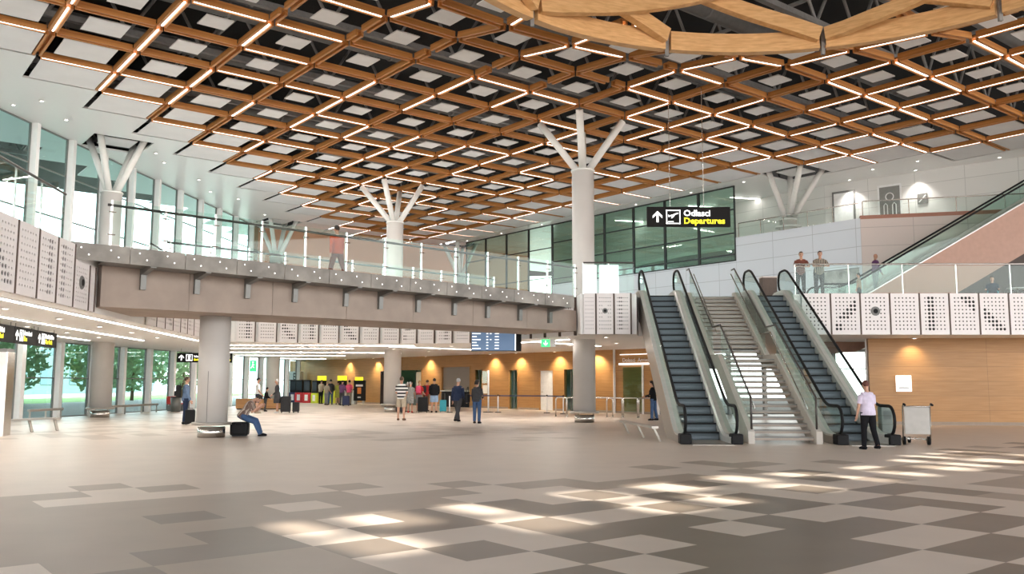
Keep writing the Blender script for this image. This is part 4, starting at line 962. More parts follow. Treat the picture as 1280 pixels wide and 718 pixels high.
for k, (px, w) in enumerate(((701.5, .72), (715, .75), (753, 1.2), (768, 1.0), (787, 1.0), (806, 1.0))):
    Y = 41.4 - .35*k; hoop((px-640)/1091*Y, Y, R(-20 + 4*k), w*.75, 'steel hoop barrier in front of the oak wall, ' + ORD[k] + ' from the white door')
def belt_post(x, y, label, h=.95):
    t = thing('barrier_post', label, 'queue barrier', (x, y, 0), 0, 'retractable belt posts of the queue')
    MB().tube((0,0,0), (0,0,.03), .17, 20).build('base', [M['black']], t, True); MB().tube((0,0,.03), (0,0,h-.08), .033, 12).build('pole', [M['white_plastic']], t, True); MB().tube((0,0,h-.08), (0,0,h), .045, 12).build('head', [M['black']], t, True)
def atfloor(px, Y): return Vector(((px-640)/1091*Y*1.0, Y, 0))
bp_ = [atfloor(563, 46.8), atfloor(623, 47.0), atfloor(683.5, 46.4), atfloor(704, 44.8)]
for k, p in enumerate(bp_): belt_post(p.x, p.y, 'slim white belt post before the oak wall, ' + ORD[k] + ' from the ticket counter')
for k, (p, q) in enumerate(zip(bp_, bp_[1:])):
    d = (q-p).normalized()*.06; p = p + d; q = q - d
    t = thing('barrier_belt', 'dark stretched queue belt, ' + ORD[k] + ' span from the ticket counter', 'queue belt', (p.x, p.y, .86), 0, 'belts between the queue posts'); MB().bar((0,0,.03), (q.x-p.x, q.y-p.y, .03), .006, .06).build('webbing', [M['navy']], t)
    MB().bar((0,0,.03), Vector((q.x-p.x, q.y-p.y, 0))*.02 + Vector((0,0,.03)), .02, .07).build('clip', [M['black']], t)
p = atfloor(611, 47.2); t = thing('information_stand', 'tall slim pole stand with small posters at the head of the queue', 'information stand', p); MB().tube((0,0,0), (0,0,.03), .28, 20).build('base', [M['black']], t, True); MB().tube((0,0,.03), (0,0,2.25), .045, 12).build('pole', [M['white_plastic']], t, True)
MB().box(-.34, -.06, -.02, .0, 1.55, 2.2).build('poster', [M['glass_green']], t); MB().box(-.30, -.06, -.02, .0, 1.0, 1.45).build('poster', [M['cream_poster']], t)
# self-service machines against the far oak wall
def onwall(px, off):                                     # the point on that bearing standing off from the oak wall
    k = (px - 640)/1091/.994; q = W1 + w1n*off; return q + w1*((k*q.y - q.x)/(w1.x - k*w1.y))
def machine(px, w, h, body, lower, label, grp, off=2.3, screen=True):
    p = onwall(px, off); t = thing('service_kiosk', label, 'kiosk', (p.x, p.y, 0), R(-8), grp)
    rbox(MB(), -w/2, w/2, -.25, .25, 0, h*.45, .04).build('cabinet', [lower], t); hd_ = rbox(MB(), -w*.42, w*.42, -.18, .2, h*.45, h, .04).build('head', [body], t)
    if screen: MB().box(-w*.34, w*.34, -.2, -.18, h*.55, h*.93).build('screen', [M['car_glass']], hd_); MB().box(-w*.2, w*.2, -.27, -.25, h*.1, h*.36).build('label_plate', [M['white_plastic']], t)
    return t
machine(371, .62, 1.75, M['black'], M['navy'], 'dark blue self-service kiosk at the far oak wall', 'self-service kiosks'); machine(378.5, .62, 1.75, M['black'], M['red'], 'red self-service kiosk beside the dark blue one', 'self-service kiosks'); machine(388, .62, 1.75, M['black'], M['red'], 'second red self-service kiosk, nearer the yellow lamp boxes', 'self-service kiosks'); machine(397.5, .5, 1.7, M['black'], M['lime'], 'lime green self-service kiosk beside the red ones', 'self-service kiosks')
p = onwall(373, .75); t = thing('vending_machine', 'tall white and black vending machine by the far end of the oak wall', 'vending machine', (p.x, p.y, 0), R(-8))
rbox(MB(), -.9, .55, -.3, .3, 0, 2.45, .04).build('cabinet', [M['white_plastic']], t); MB().box(-.1, .55, -.33, -.3, 1.7, 2.35).build('screen', [M['black']], t); MB().box(-.02, .3, -.34, -.33, 2.1, 2.2).build('print', [M['white_plastic']], t); MB().box(-.02, .3, -.34, -.33, 1.85, 1.95).build('print', [M['white_plastic']], t)
for k, px in enumerate((405.5, 430.5)):
    p = onwall(px, .9); t = thing('lamp_box', 'bright yellow lamp box over the rental desks, ' + ('nearer the red kiosks', 'nearer the black stand')[k], 'light box', (p.x, p.y, 1.72), R(-8), None)
    MB().box(-.34, .34, -.08, .06, .0, .34).build('case', [M['yellow']], t); MB().box(-.34, .34, .06, .1, -1.72, .34).build('back_board', [M['sign_black']], t)
    p = onwall(px+8, 1.3); t = thing('rental_desk', 'white front rental desk under the ' + ('first', 'second')[k] + ' yellow lamp box', 'desk', (p.x, p.y, 0), R(-8), None)
    MB().box(-.6, .6, -.3, .3, 0, 1.0).build('body', [M['white_plastic'] if k else M['lime']], t); MB().box(-.64, .64, -.34, .34, 1.0, 1.05).build('worktop', [M['black']], t)
p = onwall(452.5, 1.2); t = thing('advert_stand', 'black upright stand with an orange poster and yellow top beside the kiosks', 'stand', (p.x, p.y, 0), R(-8))
MB().box(-.42, .42, -.12, .12, .25, 1.72).build('board', [M['black']], t); MB().box(-.34, .2, -.1, .1, 1.72, 1.95).build('top_sign', [M['yellow']], t); MB().box(-.14, .14, -.14, -.12, .75, 1.2).build('poster', [M['orange']], t); MB().box(-.26, .26, -.14, -.12, 1.28, 1.42).build('poster', [M['white_plastic']], t); MB().box(-.12, .12, -.14, -.12, .45, .55).build('poster', [M['white_plastic']], t)
for s in (-.3, .3): MB().box(s-.06, s+.06, -.16, .16, 0, .25).build('leg', [M['brushed']], t)
# low bumper rails, bench seats and bin along the glass wall
def low_rail(t0, t1, off, label):
    p, q = gpt(t0, 0, off), gpt(t1, 0, off); t = thing('bumper_rail', label, 'low rail', p, GA, 'low steel bumper rails'); L = (q-p).length
    MB().box(0, L, -.05, .05, .36, .46).build('rail', [M['brushed']], t); n = max(2, int(L/1.6))
    for k in range(n+1): x = .1 + (L-.2)*k/n; MB().bar((x, 0, 0), (x, .0, .37), .06, .04).build('post', [M['brushed']], t)
low_rail(-1, 1.3, 1.0, 'low steel bumper rail at the glass wall behind the first tree column'); low_rail(3.2, 9.6, 1.0, 'long low steel bumper rail at the glass wall past the tree column')
def low_fence(x, y, rot, L, label):
    t = thing('bumper_rail', label, 'low rail', (x, y, 0), rot, 'low steel bumper rails'); MB().box(0, L, -.09, .09, .36, .42).build('rail', [M['brushed']], t)
    n = 3
    for k in range(n): xx = .15 + (L-.3)*k/(n-1); MB().bar((xx, .0, .36), (xx+.0, -.18, 0), .08, .05).build('post', [M['brushed']], t)
low_fence(-15.9, 27.3, R(60), 2.0, 'low sloping steel rail at the white totem by the doors')
low_fence(3.9, 24.0, R(96), 3.9, 'low steel guard rail beside the foot of the first escalator')
p = gpt(11.0, 0, .95); t = thing('bench', 'red seat bench against the glass wall', 'bench', p, GA); 
MB().box(0, 1.5, -.02, .02, .3, .36).build('beam_rail', [M['frame_grey']], t)
for k in range(3):
    rbox(MB(), .04+.5*k, .48+.5*k, -.25, .2, .36, .42, .02).build('seat', [M['red']], t); rbox(MB(), .04+.5*k, .48+.5*k, .16, .22, .42, .8, .02).build('backrest', [M['red']], t)
for x in (.2, 1.3): MB().box(x-.03, x+.03, -.2, .2, 0, .3).build('leg', [M['frame_grey']], t)
p = gpt(10.2, 0, 1.7); t = thing('litter_bin', 'dark round litter bin beside the red bench', 'bin', (p.x, p.y, 0)); MB().path([(0,0,0), (0,0,.75)], [.24, .28], 20).build('drum', [M['frame_grey']], t, True); MB().path([(0,0,.75), (0,0,.8)], [.3, .26], 20).build('rim', [M['black']], t, True)
t = thing('white_totem', 'tall white panel pillar under the hanging signs', 'totem', (-15.3, 26.0, 0), R(12)); MB().box(-.9, .36, -.3, .3, 0, 2.46).build('body', [M['white_plastic']], t); MB().box(-.92, .38, -.32, .32, 2.46, 2.56).build('top_cap', [M['frame_grey']], t); MB().box(.36, .40, -.31, .31, 0, 2.46).build('edge_strip', [M['chrome']], t)
t = thing('wooden_bench', 'low oak bench block below the green exit sign', 'bench', (-16.0, 51.2, 0), R(8)); MB().box(0, 2.6, -.3, .3, .06, .62).build('block', [M['oak_plain']], t); MB().box(.05, 2.55, -.26, .26, 0, .06).build('plinth', [M['black']], t)
# luggage trolley
t = thing('luggage_trolley', 'empty steel luggage trolley with a pale board beside the second escalator', 'luggage trolley', (10.62, 23.3, 0), R(-12))
MB().path([(-.30,-.28,.12), (-.30,.62,.12), (.30,.62,.12), (.30,-.28,.12)], [.022]*4, 8).build('base_frame', [M['chrome']], t, True)
m = MB()
for k in range(6): m.path([(-.28+.112*k, -.2, .14), (-.28+.112*k, .62, .14)], [.009]*2, 6)
m.bar((-.3,.2,.14), (.3,.2,.14), .02, .012); m.build('platform', [M['chrome']], t)
for s in (-1, 1):
    MB().path([(s*.33,-.25,.12), (s*.33,-.30,.55), (s*.33,-.33,1.0), (s*.33,-.46,1.06)], [.02]*4, 8).build('upright', [M['chrome']], t, True)
    MB().path([(s*.33,-.47,1.06), (s*.33,-.60,1.04)], [.03]*2, 10).build('grip', [M['rubber']], t, True)
    MB().path([(s*.30-.03,-.2,.11), (s*.30+.03,-.2,.11)], [.11]*2, 18).build('wheel', [M['rubber']], t, True)
MB().path([(-.03,.62,.08), (.03,.62,.08)], [.08]*2, 16).build('wheel', [M['rubber']], t, True)
rbox(MB(), -.31, .31, -.37, -.34, .28, .98, .012).build('board', [M['trolley_board']], t); MB().path([(-.33,-.35,1.0), (.33,-.35,1.0)], [.018]*2, 8).build('cross_bar', [M['chrome']], t, True)
t = thing('floor_box', 'small dark box standing between escalator foot and luggage trolley', 'box', (10.42, 24.6, 0)); rbox(MB(), -.16, .16, -.14, .14, .02, .95, .03).build('body', [M['frame_grey']], t); MB().box(-.13, .13, -.11, .11, 0, .02).build('plinth', [M['black']], t); MB().box(-.1, .1, -.152, -.142, .6, .85).build('plate', [M['duct']], t)

# ------------------------------------------------------------------ people
M['skin'] = mat('skin', (.52,.29,.20), .55, var=.04); M['skin_dark'] = mat('skin_tan', (.36,.19,.12), .55, var=.04)
M['eye'] = mat('eye_dark', (.02,.015,.012), .3); M['lip'] = mat('lip', (.36,.12,.10), .5)
def cloth(n, c): 
    if n not in M: M[n] = mat(n, c, .9, var=.10, scale=9, bump=.2, spec=.12)
    return M[n]
CL = dict(black=(.012,.012,.014), navyc=(.025,.035,.07), denim=(.06,.11,.22), blue=(.13,.19,.30), white=(.74,.74,.74), grey=(.22,.22,.23), dgrey=(.06,.06,.065), beige=(.45,.38,.29), khaki=(.33,.28,.21), lav=(.62,.56,.70), pink=(.70,.10,.20), red=(.42,.04,.04), orange=(.46,.075,.03), olive=(.33,.34,.07), ltblue=(.25,.36,.52), purple=(.13,.06,.14), brown=(.12,.07,.045), sage=(.20,.24,.21), rust=(.17,.06,.045))
def cm(k): return cloth('cloth_' + k, CL[k])
M['cloth_bw'] = striped('cloth_bw', (.015,.015,.018), (.75,.74,.72), 2.3); M['cloth_vs'] = striped('cloth_vs', (.50,.42,.36), (.17,.11,.09), 4.5, 0)
M['cloth_pat'] = striped('cloth_pat', (.05,.04,.04), (.42,.36,.28), 5, 0); M['cloth_flor'] = mat('cloth_flor', (.22,.22,.21), .9, var=.7, scale=22)
for k_, c_ in (('dark', (.018,.013,.010)), ('brown', (.07,.04,.022)), ('grey', (.38,.37,.36)), ('fair', (.38,.24,.11)), ('auburn', (.10,.03,.02))): M['hair_' + k_] = mat('hair_' + k_, c_, .7, var=.25, scale=30)
def fuse(mb, name, mats, vox, parent, smooth=4, paint=None):
    me = mb.mesh('tmp', mats); o = bpy.data.objects.new('tmp', me); C.objects.link(o)
    r = o.modifiers.new('r', 'REMESH'); r.mode = 'VOXEL'; r.voxel_size = vox; r.use_smooth_shade = True
    if smooth: sm = o.modifiers.new('s', 'SMOOTH'); sm.iterations = smooth; sm.factor = .5
    dg = bpy.context.evaluated_depsgraph_get(); me2 = bpy.data.meshes.new_from_object(o.evaluated_get(dg)); bpy.data.objects.remove(o); bpy.data.meshes.remove(me)
    me2.name = name; me2.materials.clear()
    for m in mats: me2.materials.append(m)
    if paint:
        for p in me2.polygons: p.material_index = paint(p.center)
    return link(name, me2, parent)
def dirf(a, side=0.): return Vector((math.sin(side)*math.cos(a), math.sin(a), math.cos(a)*math.cos(side)))
def person(label, loc, head, H=1.74, lean=0, legs=((0,0,.03),(0,0,.03)), arms=((5,14,12),(5,14,12)), hp=5, hy=0, top=('grey','short'), bottom=('denim','trousers'), hair=('short','dark'), shoes='black', vox=.012, fat=1., sit=None, skin='skin', grp=None, z=0, female=False, lift=0):
    t = thing('person', label, 'person', (loc[0], loc[1], z), R(head), grp); s = H/1.76
    J = {}; hipz = 0
    L = R(lean); sp = dirf(L)
    rel = lambda v: Vector(v)
    low = []
    for i, (hf, kf, ab) in enumerate(legs):
        sd_ = -1 if i == 0 else 1; hip = Vector((sd_*.095, 0, -.03)); a = R(hf); kn = hip + Vector((sd_*ab*.5, math.sin(a), -math.cos(a)))*.42; b = R(hf-kf); an = kn + Vector((sd_*ab*.2, math.sin(b), -math.cos(b)))*.41
        J['leg', i] = (hip, kn, an); low.append(an.z - .085)
    pz = -min(low) if sit is None else sit/s
    P = Vector((0, 0, pz))
    ch = P + sp*.36; nb_ = P + sp*.50; sw = (.165 if female else .185)*(1 + (fat-1)*.5)
    hd = dirf(L + R(hp)); nk = nb_ + dirf(L + R(hp*.5))*.08; hc = nb_ + hd*.205
    # ---- body
    m = MB(); f = fat
    def torso(m, g=0., hi=True):
        pts = [P - sp*.08, P, P + sp*.10, P + sp*.20, P + sp*.33, P + sp*.43, P + sp*.485] + ([P + sp*.53] if hi else [])
        ra = [(.13*f+g, .10*f+g), (.165*f+g, .115*f+g), (.16*f+g, .115*f+g), (.145*f+g, .105*f+g), (.165*f+g, .115*f+g), (.17*f+g, .10*f+g), (.10+g, .075+g)] + ([(.06+g*.5, .06+g*.5)] if hi else [])
        m.path(pts, ra, 16)
        m.path([ch + sp*.085 + Vector((-sw*.9, 0, 0)), ch + sp*.10, ch + sp*.085 + Vector((sw*.9, 0, 0))], [.058+g, .075+g, .058+g], 10)
        if female: 
            for q in (-1, 1): m.ell(P + sp*.33 + Vector((q*.075, .085, 0)), .07+g, .06+g, .07+g, 10, 7)
    torso(m); m.path([nb_ - sp*.02, nk, hc - hd*.05], [.06, .055, .055], 12)
    rot = Matrix.Rotation(R(hy), 3, 'Z') @ Matrix.Rotation(-(L + R(hp)), 3, 'X')
    m.ell(hc + hd*.012, .077, .092, .108, 16, 12, rot=rot); m.ell(hc + rot @ Vector((0, .022, -.055)), .055, .062, .062, 12, 8, rot=rot)
    m.path([hc + rot @ Vector((0, .086, .02)), hc + rot @ Vector((0, .106, -.018)), hc + rot @ Vector((0, .084, -.03))], [.010, .017, .014], 8)
    for q in (-1, 1): m.ell(hc + rot @ Vector((q*.078, -.005, -.005)), .012, .022, .032, 8, 6, rot=rot)
    segs = []
    for i in (0, 1):
        hip, kn, an = (P + v for v in J['leg', i]); sd_ = -1 if i == 0 else 1
        m.path([hip + Vector((0,0,.05)), hip.lerp(kn, .4), kn, kn.lerp(an, .3), kn.lerp(an, .75), an], [.088*f, .078*f, .056, .056, .042, .038], 12)
        fwd = Vector((sd_*.12, 1, 0)).normalized(); m.path([an - fwd*.055 + Vector((0,0,-.045)), an + fwd*.06 + Vector((0,0,-.045)), an + fwd*.16 + Vector((0,0,-.06))], [.038, .042, .028], 10)
        segs.append((hip, kn, an, fwd))
    hands = []
    for i in (0, 1):
        sd_ = -1 if i == 0 else 1; fl, ab, el = arms[i][:3]; yaw = arms[i][3] if len(arms[i]) > 3 else 0
        sh = ch + sp*.085 + Vector((sd_*sw, 0, 0)); a = R(fl) + L*.0; ab = R(ab)
        ud_ = Vector((sd_*math.sin(ab), math.sin(a)*math.cos(ab), -math.cos(a)*math.cos(ab))); e = sh + ud_*.285
        b = R(fl+el); fd_ = Vector((sd_*math.sin(ab)*.4 - sd_*math.sin(R(yaw)), math.sin(b), -math.cos(b))).normalized(); w = e + fd_*.25
        m.path([sh, sh.lerp(e, .5), e, e.lerp(w, .35), w], [.052, .046, .038, .038, .027], 10)
        side = Vector((0, 1, 0)) if abs(fd_.y) < .8 else Vector((0, 0, 1)); side = (side - fd_*side.dot(fd_)).normalized(); pn = fd_.cross(side)*(-sd_)
        m.path([w - fd_*.01, w + fd_*.05, w + fd_*.095], [.026, .032, .026], 10)
        for q, ln in ((-1.5,.075), (-.5,.088), (.5,.082), (1.5,.062)):
            k0 = w + fd_*.085 + side*q*.019; k1 = k0 + (fd_*.9 - pn*.25).normalized()*ln*.5; k2 = k1 + (fd_*.6 - pn*.7).normalized()*ln*.5; m.path([k0 - fd_*.02, k0, k1, k2], [.0095, .0098, .009, .0075], 6)
        k0 = w + fd_*.035 + side*.03; m.path([w + fd_*.02, k0, k0 + (fd_*.6 + side*.7).normalized()*.035, k0 + (fd_*.9 + side*.45).normalized()*.062], [.012, .012, .0105, .009], 6)
        hands.append((sh, e, w, fd_))
    eyes = [hc + rot @ Vector((q*.031, .082, .012)) for q in (-1, 1)]; mouth = hc + rot @ Vector((0, .085, -.058))
    def paint(c):
        if (c - hc).length > .15: return 0
        if min((c-e).length for e in eyes) < .0125: return 1
        return 2 if (Vector((abs((c-mouth).dot(rot @ Vector((1,0,0)))) / 2.2, (c-mouth).y, (c-mouth).z)).length < .012) else 0
    fuse(m, 'body', [M[skin], M['eye'], M['lip']], vox, t, 3, paint)
    # ---- clothing
    tk, sl = top; tm = M['cloth_' + tk] if 'cloth_' + tk in M else cm(tk)
    m = MB(); g = .016; torso(m, g, False)
    for sh, e, w, fd_ in hands:
        if sl != 'none': m.path([sh, sh.lerp(e, .55), e if sl == 'long' else sh.lerp(e, .8)], [.066, .060, .052 if sl == 'long' else .060], 10)
        if sl == 'long': m.path([e, e.lerp(w, .5), w - fd_*.005], [.052, .047, .038], 10)
    bk, bs_ = bottom
    if bs_ == 'dress':
        kk = (segs[0][1] + segs[1][1])/2; m.path([P + sp*.15, P, (P + kk)/2, kk + Vector((0,0,.02))], [(.15*f+g, .115*f+g), (.18*f+g, .14*f+g), (.21*f, .18*f), (.22*f, .19*f)], 18)
    else: m.path([P - sp*.07, P + sp*.05], [(.172*f+g, .128*f+g), (.168*f+g, .124*f+g)], 16)
    fuse(m, 'dress' if bs_ == 'dress' else 'shirt', [tm], vox, t, 3)
    if bs_ != 'dress':
        bm_ = M['cloth_' + bk] if 'cloth_' + bk in M else cm(bk); m = MB(); g = .012
        if bs_ == 'skirt':
            kk = (segs[0][1] + segs[1][1])/2; m.path([P + sp*.08, P, (P + kk)/2, kk], [(.15*f+g, .115*f+g), (.175*f+g, .135*f+g), (.2*f, .17*f), (.22*f, .19*f)], 18)
        else:
            m.path([P - sp*.10, P - sp*.02, P + sp*.07], [(.14*f+g, .11*f+g), (.17*f+g, .12*f+g), (.16*f+g, .117*f+g)], 16)
            for hip, kn, an, fwd in segs:
                if bs_ == 'trousers': m.path([hip + Vector((0,0,.04)), hip.lerp(kn, .4), kn, kn.lerp(an, .4), an + (an-kn).normalized()*.0], [.098*f+.004, .092*f, .074, .070, .062], 12)
                else: m.path([hip + Vector((0,0,.04)), hip.lerp(kn, .4), hip.lerp(kn, .9)], [.10*f+.004, .10*f, .098*f], 12)
        fuse(m, 'skirt' if bs_ == 'skirt' else bs_, [bm_], vox, t, 3)
    for hip, kn, an, fwd in segs:
        m = MB(); m.path([an - fwd*.075 + Vector((0,0,-.045)), an - fwd*.06 + Vector((0,0,-.04)), an + fwd*.06 + Vector((0,0,-.045)), an + fwd*.15 + Vector((0,0,-.058)), an + fwd*.18 + Vector((0,0,-.06))], [.02, .045, .05, .036, .015], 12)
        for k in range(len(m.v)): m.v[k] = (m.v[k][0], m.v[k][1], max(m.v[k][2], an.z - .085))
        m.build('shoe', [M['cloth_' + shoes] if 'cloth_' + shoes in M else cm(shoes)], t, True)
    # ---- hair
    hs, hk = hair
    if hs != 'bald':
        m = MB(); m.ell(hc + rot @ Vector((0, -.012, .030)), .087, .098, .100, 16, 10, rot=rot)
        if hs == 'long': m.path([hc + rot @ Vector((0, -.055, .03)), hc + rot @ Vector((0, -.085, -.08)), nb_ + Vector((0, -.10, -.02)) + sp*(-.02), nb_ + Vector((0, -.125, -.14))], [(.08,.05), (.085,.045), (.09,.04), (.06,.025)], 12)
        if hs == 'bob': m.path([hc + rot @ Vector((0, -.05, .03)), hc + rot @ Vector((0, -.06, -.09))], [(.085,.06), (.088,.055)], 12)
        if hs == 'bun': m.ell(hc + rot @ Vector((0, -.11, .05)), .045, .045, .045, 10, 7)
        ho = fuse(m, 'hair', [M['hair_' + hk]], .010, t, 2)
        # keep the face clear
        b = bmesh.new(); b.from_mesh(ho.data); ri = rot.inverted()
        dl = [v for v in b.verts if (lambda q: q.y > .035 and q.z < .075 - max(0, (.06 - q.y))*.6)(ri @ (v.co - hc))]
        bmesh.ops.delete(b, geom=dl, context='VERTS'); b.to_mesh(ho.data); b.free()
    if s != 1: t.scale = (s, s, s)
    return t
STAND = ((2,2,.06),(-3,2,.06)); WALK = ((22,6,.03),(-18,16,.03)); ONELEG = ((6,8,.05),(-4,2,.1))
V1, V2 = .010, .013
person('woman in a pale lavender blouse and black trousers at the foot of the escalator', (8.67, 21.45), 14, 1.66, 2, ((6,4,.04),(-8,14,.03)), ((2,14,10),(14,16,34)), 8, -10, ('lav','short'), ('black','trousers'), ('short','auburn'), 'black', .009, 1.12, female=True)
person('man with a backpack in a blue shirt, standing by a black trolley bag', (-12.35, 33.35), -62, 1.78, 0, STAND, ((0,10,12),(5,10,20)), 4, 0, ('blue','long'), ('navyc','trousers'), ('short','brown'), 'black', V1, 1.05)
backpack((-12.585, 33.22, 1.02), R(-62), 'dark backpack worn by the man in the blue shirt', M['black'], .95)
suitcase(-12.02, 32.95, .36, .24, .56, M['black'], 'small black trolley bag at the feet of the man with a backpack', R(20), handle=.05)
person('seated person in a brown striped shirt, head bowed over a phone, beside the bridge column', (-8.02, 26.25), -84, 1.74, 34, ((74,54,.05),(68,42,.07)), ((20,6,112,16),(16,6,118,16)), 30, 0, ('vs','short'), ('denim','trousers'), ('short','dark'), 'black', .009, 1., sit=.60)
t = thing('travel_bag', 'black upright travel bag used as a seat by the bridge column', 'bag', (-8.08, 26.25, 0), R(6)); rbox(MB(), -.26, .26, -.19, .19, .02, .41, .06).build('bag', [M['black']], t); MB().box(-.2, .2, -.15, .15, 0, .03).build('foot', [M['charcoal']], t); MB().path([(-.1,-.2,.33), (-.08,-.215,.38), (.08,-.215,.38), (.1,-.2,.33)], [.012]*4, 6).build('strap', [M['charcoal']], t)
person('man in a white T-shirt and dark shorts seen from the side near the far glazing', (-13.0, 45.0), -75, 1.80, 0, STAND, ((0,10,15),(10,8,30)), 6, 0, ('white','short'), ('navyc','shorts'), ('short','dark'), 'beige', V2)
person('older person in a long dark coat facing the man in the white T-shirt', (-12.15, 45.6), 110, 1.72, 2, STAND, ((12,8,40),(0,10,10)), 6, 0, ('dgrey','long'), ('dgrey','dress'), ('bob','grey'), 'white', V2, 1.05)
person('person in black half hidden behind the man in the white T-shirt', (-13.4, 47.9), -60, 1.3, 6, STAND, ((10,10,40),(10,10,40)), 10, 0, ('black','long'), ('dgrey','trousers'), ('short','dark'), 'black', V2)
suitcase(-11.68, 45.5, .50, .30, .86, M['charcoal'], 'large dark grey suitcase standing alone on the floor', R(4), handle=.0); suitcase(-11.22, 45.8, .34, .26, .55, M['charcoal'], 'small dark suitcase leaning beside the large grey one', R(4), handle=.0)
person('man in a black and white striped top and beige shorts by the column', (-4.65, 37.05), -8, 1.82, 0, ((3,2,.12),(-4,3,.14)), ((10,8,60,20),(10,8,70,25)), 8, 0, ('bw','short'), ('beige','shorts'), ('short','brown'), 'brown', V1, 1.03)
person('woman in a grey patterned dress in the queue', (-5.35, 46.4), 0, 1.62, 2, STAND, ((4,10,20),(6,10,30)), 6, 0, ('flor','short'), ('flor','dress'), ('bun','grey'), 'red', V2, 1.08, female=True)
person('woman with a pink backpack standing in the queue', (-4.98, 47.3), -5, 1.68, 3, STAND, ((10,8,50),(10,8,60)), 8, 0, ('red','short'), ('grey','skirt'), ('short','fair'), 'beige', V2, 1.0, female=True); backpack((-5.0, 47.08, 1.0), R(-5), 'bright pink backpack worn in the queue', cm('pink'), .85)
person('person in a sage shirt between the striped man and the grey dress', (-5.62, 47.2), -20, 1.60, 3, STAND, ((10,8,40),(10,8,40)), 10, 0, ('sage','short'), ('khaki','trousers'), ('bob','grey'), 'brown', V2)
person('person in dark red at the front of the queue with a grey bag', (-4.72, 48.6), -30, 1.72, 4, STAND, ((14,8,50),(14,8,60)), 10, 0, ('red','long'), ('brown','trousers'), ('short','brown'), 'black', V2); backpack((-4.83, 48.40, 1.02), R(-20), 'grey backpack on the person in dark red', M['charcoal'], .8)
suitcase(-4.68, 46.35, .52, .32, .82, M['black'], 'big black suitcase in the middle of the queue', R(2), handle=.15); suitcase(-5.9, 46.2, .34, .24, .52, M['charcoal'], 'small dark bag at the feet of the queue beside the grey dress', R(2), handle=.0)
person('man in a black sweatshirt and light blue shorts', (-4.12, 46.7), 4, 1.80, 3, STAND, ((8,10,40,10),(8,10,40,10)), 12, 0, ('black','long'), ('ltblue','shorts'), ('short','dark'), 'black', V2, 1.18)
suitcase(-3.66, 46.9, .36, .26, .66, M['teal'], 'teal suitcase beside the man in the black sweatshirt', R(5), handle=.35)
person('grey-haired man in a dark jacket walking towards the ticket counter', (-2.2, 35.8), -25, 1.80, 2, WALK, ((-8,8,20),(8,8,25)), 6, 0, ('navyc','long'), ('dgrey','trousers'), ('short','grey'), 'black', V1, 1.05)
person('woman in a dark top and blue jeans with a black shoulder bag', (-1.36, 34.5), -18, 1.70, 0, STAND, ((4,8,20),(8,10,60,20)), 6, -20, ('dgrey','long'), ('denim','trousers'), ('bob','dark'), 'black', V1, 1.0, female=True)
t = thing('shoulder_bag', 'black bag hanging at the side of the woman in jeans', 'bag', (-1.74, 34.42, .80), R(-18)); rbox(MB(), -.07, .07, -.17, .17, 0, .34, .05).build('bag', [M['black']], t); MB().path([(0,-.12,.33), (.03,-.04,.62), (.03,.04,.62), (0,.12,.33)], [.012]*4, 6).build('strap', [M['black']], t)
person('long-haired woman in a black top and jeans beyond the escalator', (6.05, 37.6), 60, 1.68, 2, ((4,2,.04),(-6,4,.04)), ((16,8,60,15),(14,8,60,15)), 14, 0, ('black','long'), ('denim','trousers'), ('long','dark'), 'black', V1, female=True)
FK = 'travellers at the rental kiosks'
for k, (px, Y, h, sx_) in enumerate(((404.5, 71, 1.75, ('beige','long','black','trousers','dark','person in a beige jacket at the kiosks beside the lime green one')), (416.5, 70, 1.78, ('dgrey','long','denim','trousers','dark','person in dark top and blue jeans at the middle of the kiosks')), (425.5, 71.5, 1.65, ('olive','short','olive','dress','brown','person in an olive yellow dress at the kiosks')), (430.5, 68.5, 1.72, ('purple','long','dgrey','trousers','dark','person in dark purple in front of the second lamp box')), (439.3, 67.5, 1.72, ('pink','short','khaki','trousers','dark','person in a pink top and olive trousers nearest to the black stand')), (411.5, 72, 1.62, ('khaki','short','grey','trousers','fair','person in a tan top half hidden at the kiosks')))):
    pk = onwall(px, (2.9, 3.4, 2.9, 3.9, 3.0, 4.2)[k]); person(sx_[5], (pk.x, pk.y), (-20, 10, 0, -15, 5, -30)[k], h, 4, STAND, ((14,8,50,10),(10,8,40,10)), 10, 0, sx_[:2], sx_[2:4], ('short', sx_[4]), 'black', .015)
pk = onwall(436.0, 4.3); suitcase(pk.x, pk.y, .45, .28, .68, M['navy'], 'dark blue suitcase between the two travellers by the black stand', 0, handle=.2)
person('worker in orange overalls walking on the footbridge', (-5.62, 27.75), 47, 1.86, 2, ((20,4,.03),(-20,14,.03)), ((-14,12,14),(12,12,18)), 6, 0, ('orange','long'), ('rust','trousers'), ('short','dark'), 'dgrey', V1, 1.06, z=4.80, skin='skin_dark')
person('person in a dark red top leaning on the balustrade above the fascia', (10.92, 32.8), 172, 1.72, 26, STAND, ((34,18,50,68),(38,18,46,66)), -14, 0, ('rust','short'), ('black','trousers'), ('short','brown'), 'black', V1, z=L1)
person('person in a patterned shirt leaning on the balustrade beside a friend', (11.62, 32.8), 176, 1.74, 24, STAND, ((36,18,48,66),(34,18,50,70)), -14, 0, ('pat','short'), ('dgrey','trousers'), ('short','dark'), 'black', V1, 1.1, z=L1)
person('child standing at the foot of the upper escalator', (14.6, 36.5), 60, 1.36, 0, STAND, ((5,10,10),(5,10,10)), 4, 0, ('khaki','short'), ('dgrey','trousers'), ('short','dark'), 'dgrey', V2, z=L1)
person('bald man in a dark shirt riding the upper escalator', (15.98, 38.1), -84, 1.72, 2, STAND, ((5,10,20),(5,10,20)), 6, 0, ('purple','long'), ('grey','trousers'), ('bald','dark'), 'black', V2, z=L1+.70, skin='skin_dark')
